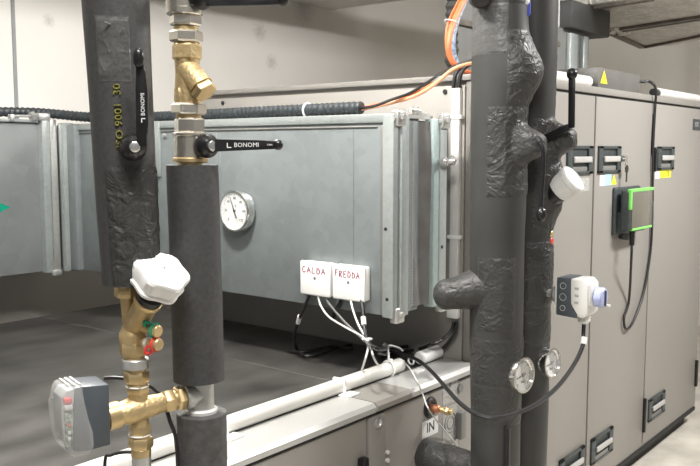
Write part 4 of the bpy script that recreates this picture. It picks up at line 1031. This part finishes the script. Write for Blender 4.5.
m = MB(); vq(m, 140, 424, 434.5, 10.4, True, .2); vq(m, 140.6, 434, 438, 9.6); vq(m, 141, 437, 447.5, 12.0, True, .35); vq(m, 141.2, 447, 456, 10.2); m.build('lower_union', 'brass', tw_)
m = MB(); vq(m, 139.3, 433.6, 435.2, 11.2); m.build('seal_ring', 'whiteW', tw_)
p = Q(141.5, 455)
gp = MB().cyl((p.x, p.y, 0), p, 9.8 * sA, seg=26, bev=.001).build('galvanised_pipe', 'zinc')
tag(gp, 'bare galvanised pipe rising into brass three way valve at bottom edge', 'pipe')

# its actuator
bD = (RT * math.sin(D2(35)) + TO * math.cos(D2(35))).normalized()
aD2 = (-RT * math.cos(D2(35)) + TO * math.sin(D2(35))).normalized()
ao = Q(138.5, 410) + aD2 * 36 * sA + UP * .0085 + RT * .003
aw = .047; hh = .0365
va = thing('valve_actuator', 'slate grey valve actuator with frosted clear cover beside brass three way valve', 'actuator', ao - UP * .04)
def ap(t, b, z): return ao + aD2 * t + bD * b + UP * z
R = Matrix((aD2, bD, UP)).transposed()
MB().cyl(ap(-.008, 0, -.012), ap(.006, 0, -.012), .0085, seg=20).build('coupling', 'chrome', va)
m = MB(); m.prism([(.003, -hh), (.030, -hh - .001), (.046, -hh), (.0455, -.005), (.043, .015), (.040, hh + .003), (.003, hh)], ap(0, aw / 2, 0), aD2, UP, aw, .0028)
m.build('housing', 'slate', va)
cv = [(.028, -hh - .0045), (.045, -hh - .0055), (.053, -hh + .000), (.058, -hh + .016), (.0605, -.004), (.0600, .014), (.0570, hh - .006), (.053, hh + .002), (.036, hh + .0045), (.034, hh + .002), (.033, .018), (.030, .002), (.024, -.015), (.023, -hh + .004)]
m = MB(); m.prism([(a, b) for a, b in cv], ap(0, aw / 2 + .0026, 0), aD2, UP, aw + .0052, .003)
lab(m.build('cover', 'clear', va), 'frosted clear cover')
m = MB(); m.prism([(.044, -hh + .004), (.054, -hh + .012), (.0565, 0), (.0555, hh - .010), (.050, hh - .003), (.040, hh - .002), (.044, 0)], ap(0, aw / 2 - .009, 0), aD2, UP, aw - .012, .001); m.build('inner_housing', 'inner', va)
MB().box(ap(.050, aw / 2 - .006, .024), (.0085, .008, .006), R, .001).build('position_indicator', 'red', va)
MB().box(ap(.050, aw / 2 - .006, .0165), (.0085, .008, .006), R, .001).build('position_frame', 'whiteW', va)
MB().box(ap(.049, aw / 2 - .0065, -.010), (.0095, .006, .040), R, .001).build('circuit_board', 'pcb', va)
for z, mm in ((-.004, 'red'), (-.013, 'whiteW'), (-.020, 'whiteW')): MB().box(ap(.050, aw / 2 - .003, z), (.003, .002, .0035), R, .0005).build('board_component', mm, va)
for t in (.040, .046, .052): MB().box(ap(t - .004, 0, hh + .0045), (.0022, aw * .8, .0016), R, .0005).build('cover_rib', 'whiteW', va)
mk = ap(.0600, -.006, .022)
letters('cover_mark', '~', .012, mk + aD2 * .001, aD2.cross(UP) * -1, UP, 'ink', va, depth=.0004, sx=1.)

cable('black_cable', 'black cable running from behind the slate actuator down past the brass valve',
  [Q(96, 386, -.035), Q(104, 385.5, -.035), Q(113, 386, -.035), Q(126, 388, -.035), Q(140, 392, -.035), Q(151, 398, -.03), Q(159, 405, -.025), Q(166, 425, -.02), Q(172, 442, -.02), Q(174.5, 470, -.02), Q(175, 520, -.02), Q(175, 700, -.02), V3((Q(175, 700, -.02).x, Q(175, 700, -.02).y, .003))], .0026, 'rubber')
cable('black_cable', 'black cable loop peeking up from the bottom edge beside galvanised pipe',
  [V3((Q(98, 520, -.03).x, Q(98, 520, -.03).y, .003)), Q(98, 700, -.03), Q(98, 520, -.03), Q(98, 470, -.03), Q(104, 464, -.03), Q(116, 461, -.03), Q(127, 461.5, -.03), Q(131, 466, -.03), Q(132, 520, -.03), Q(132, 700, -.03), V3((Q(132, 520, -.03).x, Q(132, 520, -.03).y, .003))], .0022, 'rubber')

# ------------------------------------------------------------------ light and camera
def area(name, loc, target, sx, sy, power, col=(1, .98, .95)):
    l = bpy.data.lights.new(name, 'AREA'); l.shape = 'RECTANGLE'; l.size = sx; l.size_y = sy; l.energy = power; l.color = col
    o = bpy.data.objects.new(name, l); COL.objects.link(o); o.location = V3(loc)
    o.rotation_euler = (V3(target) - V3(loc)).to_track_quat('-Z', 'Y').to_euler(); return o
def tube_lamp(loc, power, size=.1, col=(1, .98, .95)):
    l = bpy.data.lights.new('ceiling_lamp', 'POINT'); l.energy = power; l.color = col; l.shadow_soft_size = size
    o = bpy.data.objects.new('ceiling_lamp', l); COL.objects.link(o); o.location = V3(loc)
tube_lamp((1.3, 1.75, 3.05), 140)
area('ceiling_lamp', (.25, .1, 3.2), (.8, .6, 1.0), 1.0, .25, 40)
area('ceiling_lamp', (4.3, -.15, 3.22), (4.3, .4, 0), 1.3, .3, 108, (1, .985, .965))
w = bpy.data.worlds.new('room_air'); sc.world = w; w.use_nodes = True
w.node_tree.nodes['Background'].inputs['Color'].default_value = (1, .98, .95, 1); w.node_tree.nodes['Background'].inputs['Strength'].default_value = .17
cd = bpy.data.cameras.new('camera'); cd.sensor_width = 36; cd.lens = 840 / 700 * 36; cd.clip_start = .02
co = bpy.data.objects.new('camera', cd); COL.objects.link(co); co.location = CAM
f = FW * math.cos(PITCH) - UP * math.sin(PITCH); up = RT.cross(f)
co.rotation_euler = Matrix((RT, up, -f)).transposed().to_euler()
sc.camera = co
sc.view_settings.view_transform = 'Standard'; sc.view_settings.look = 'None'; sc.view_settings.gamma = 1; sc.view_settings.use_curve_mapping = False
sc.view_settings.exposure = .46
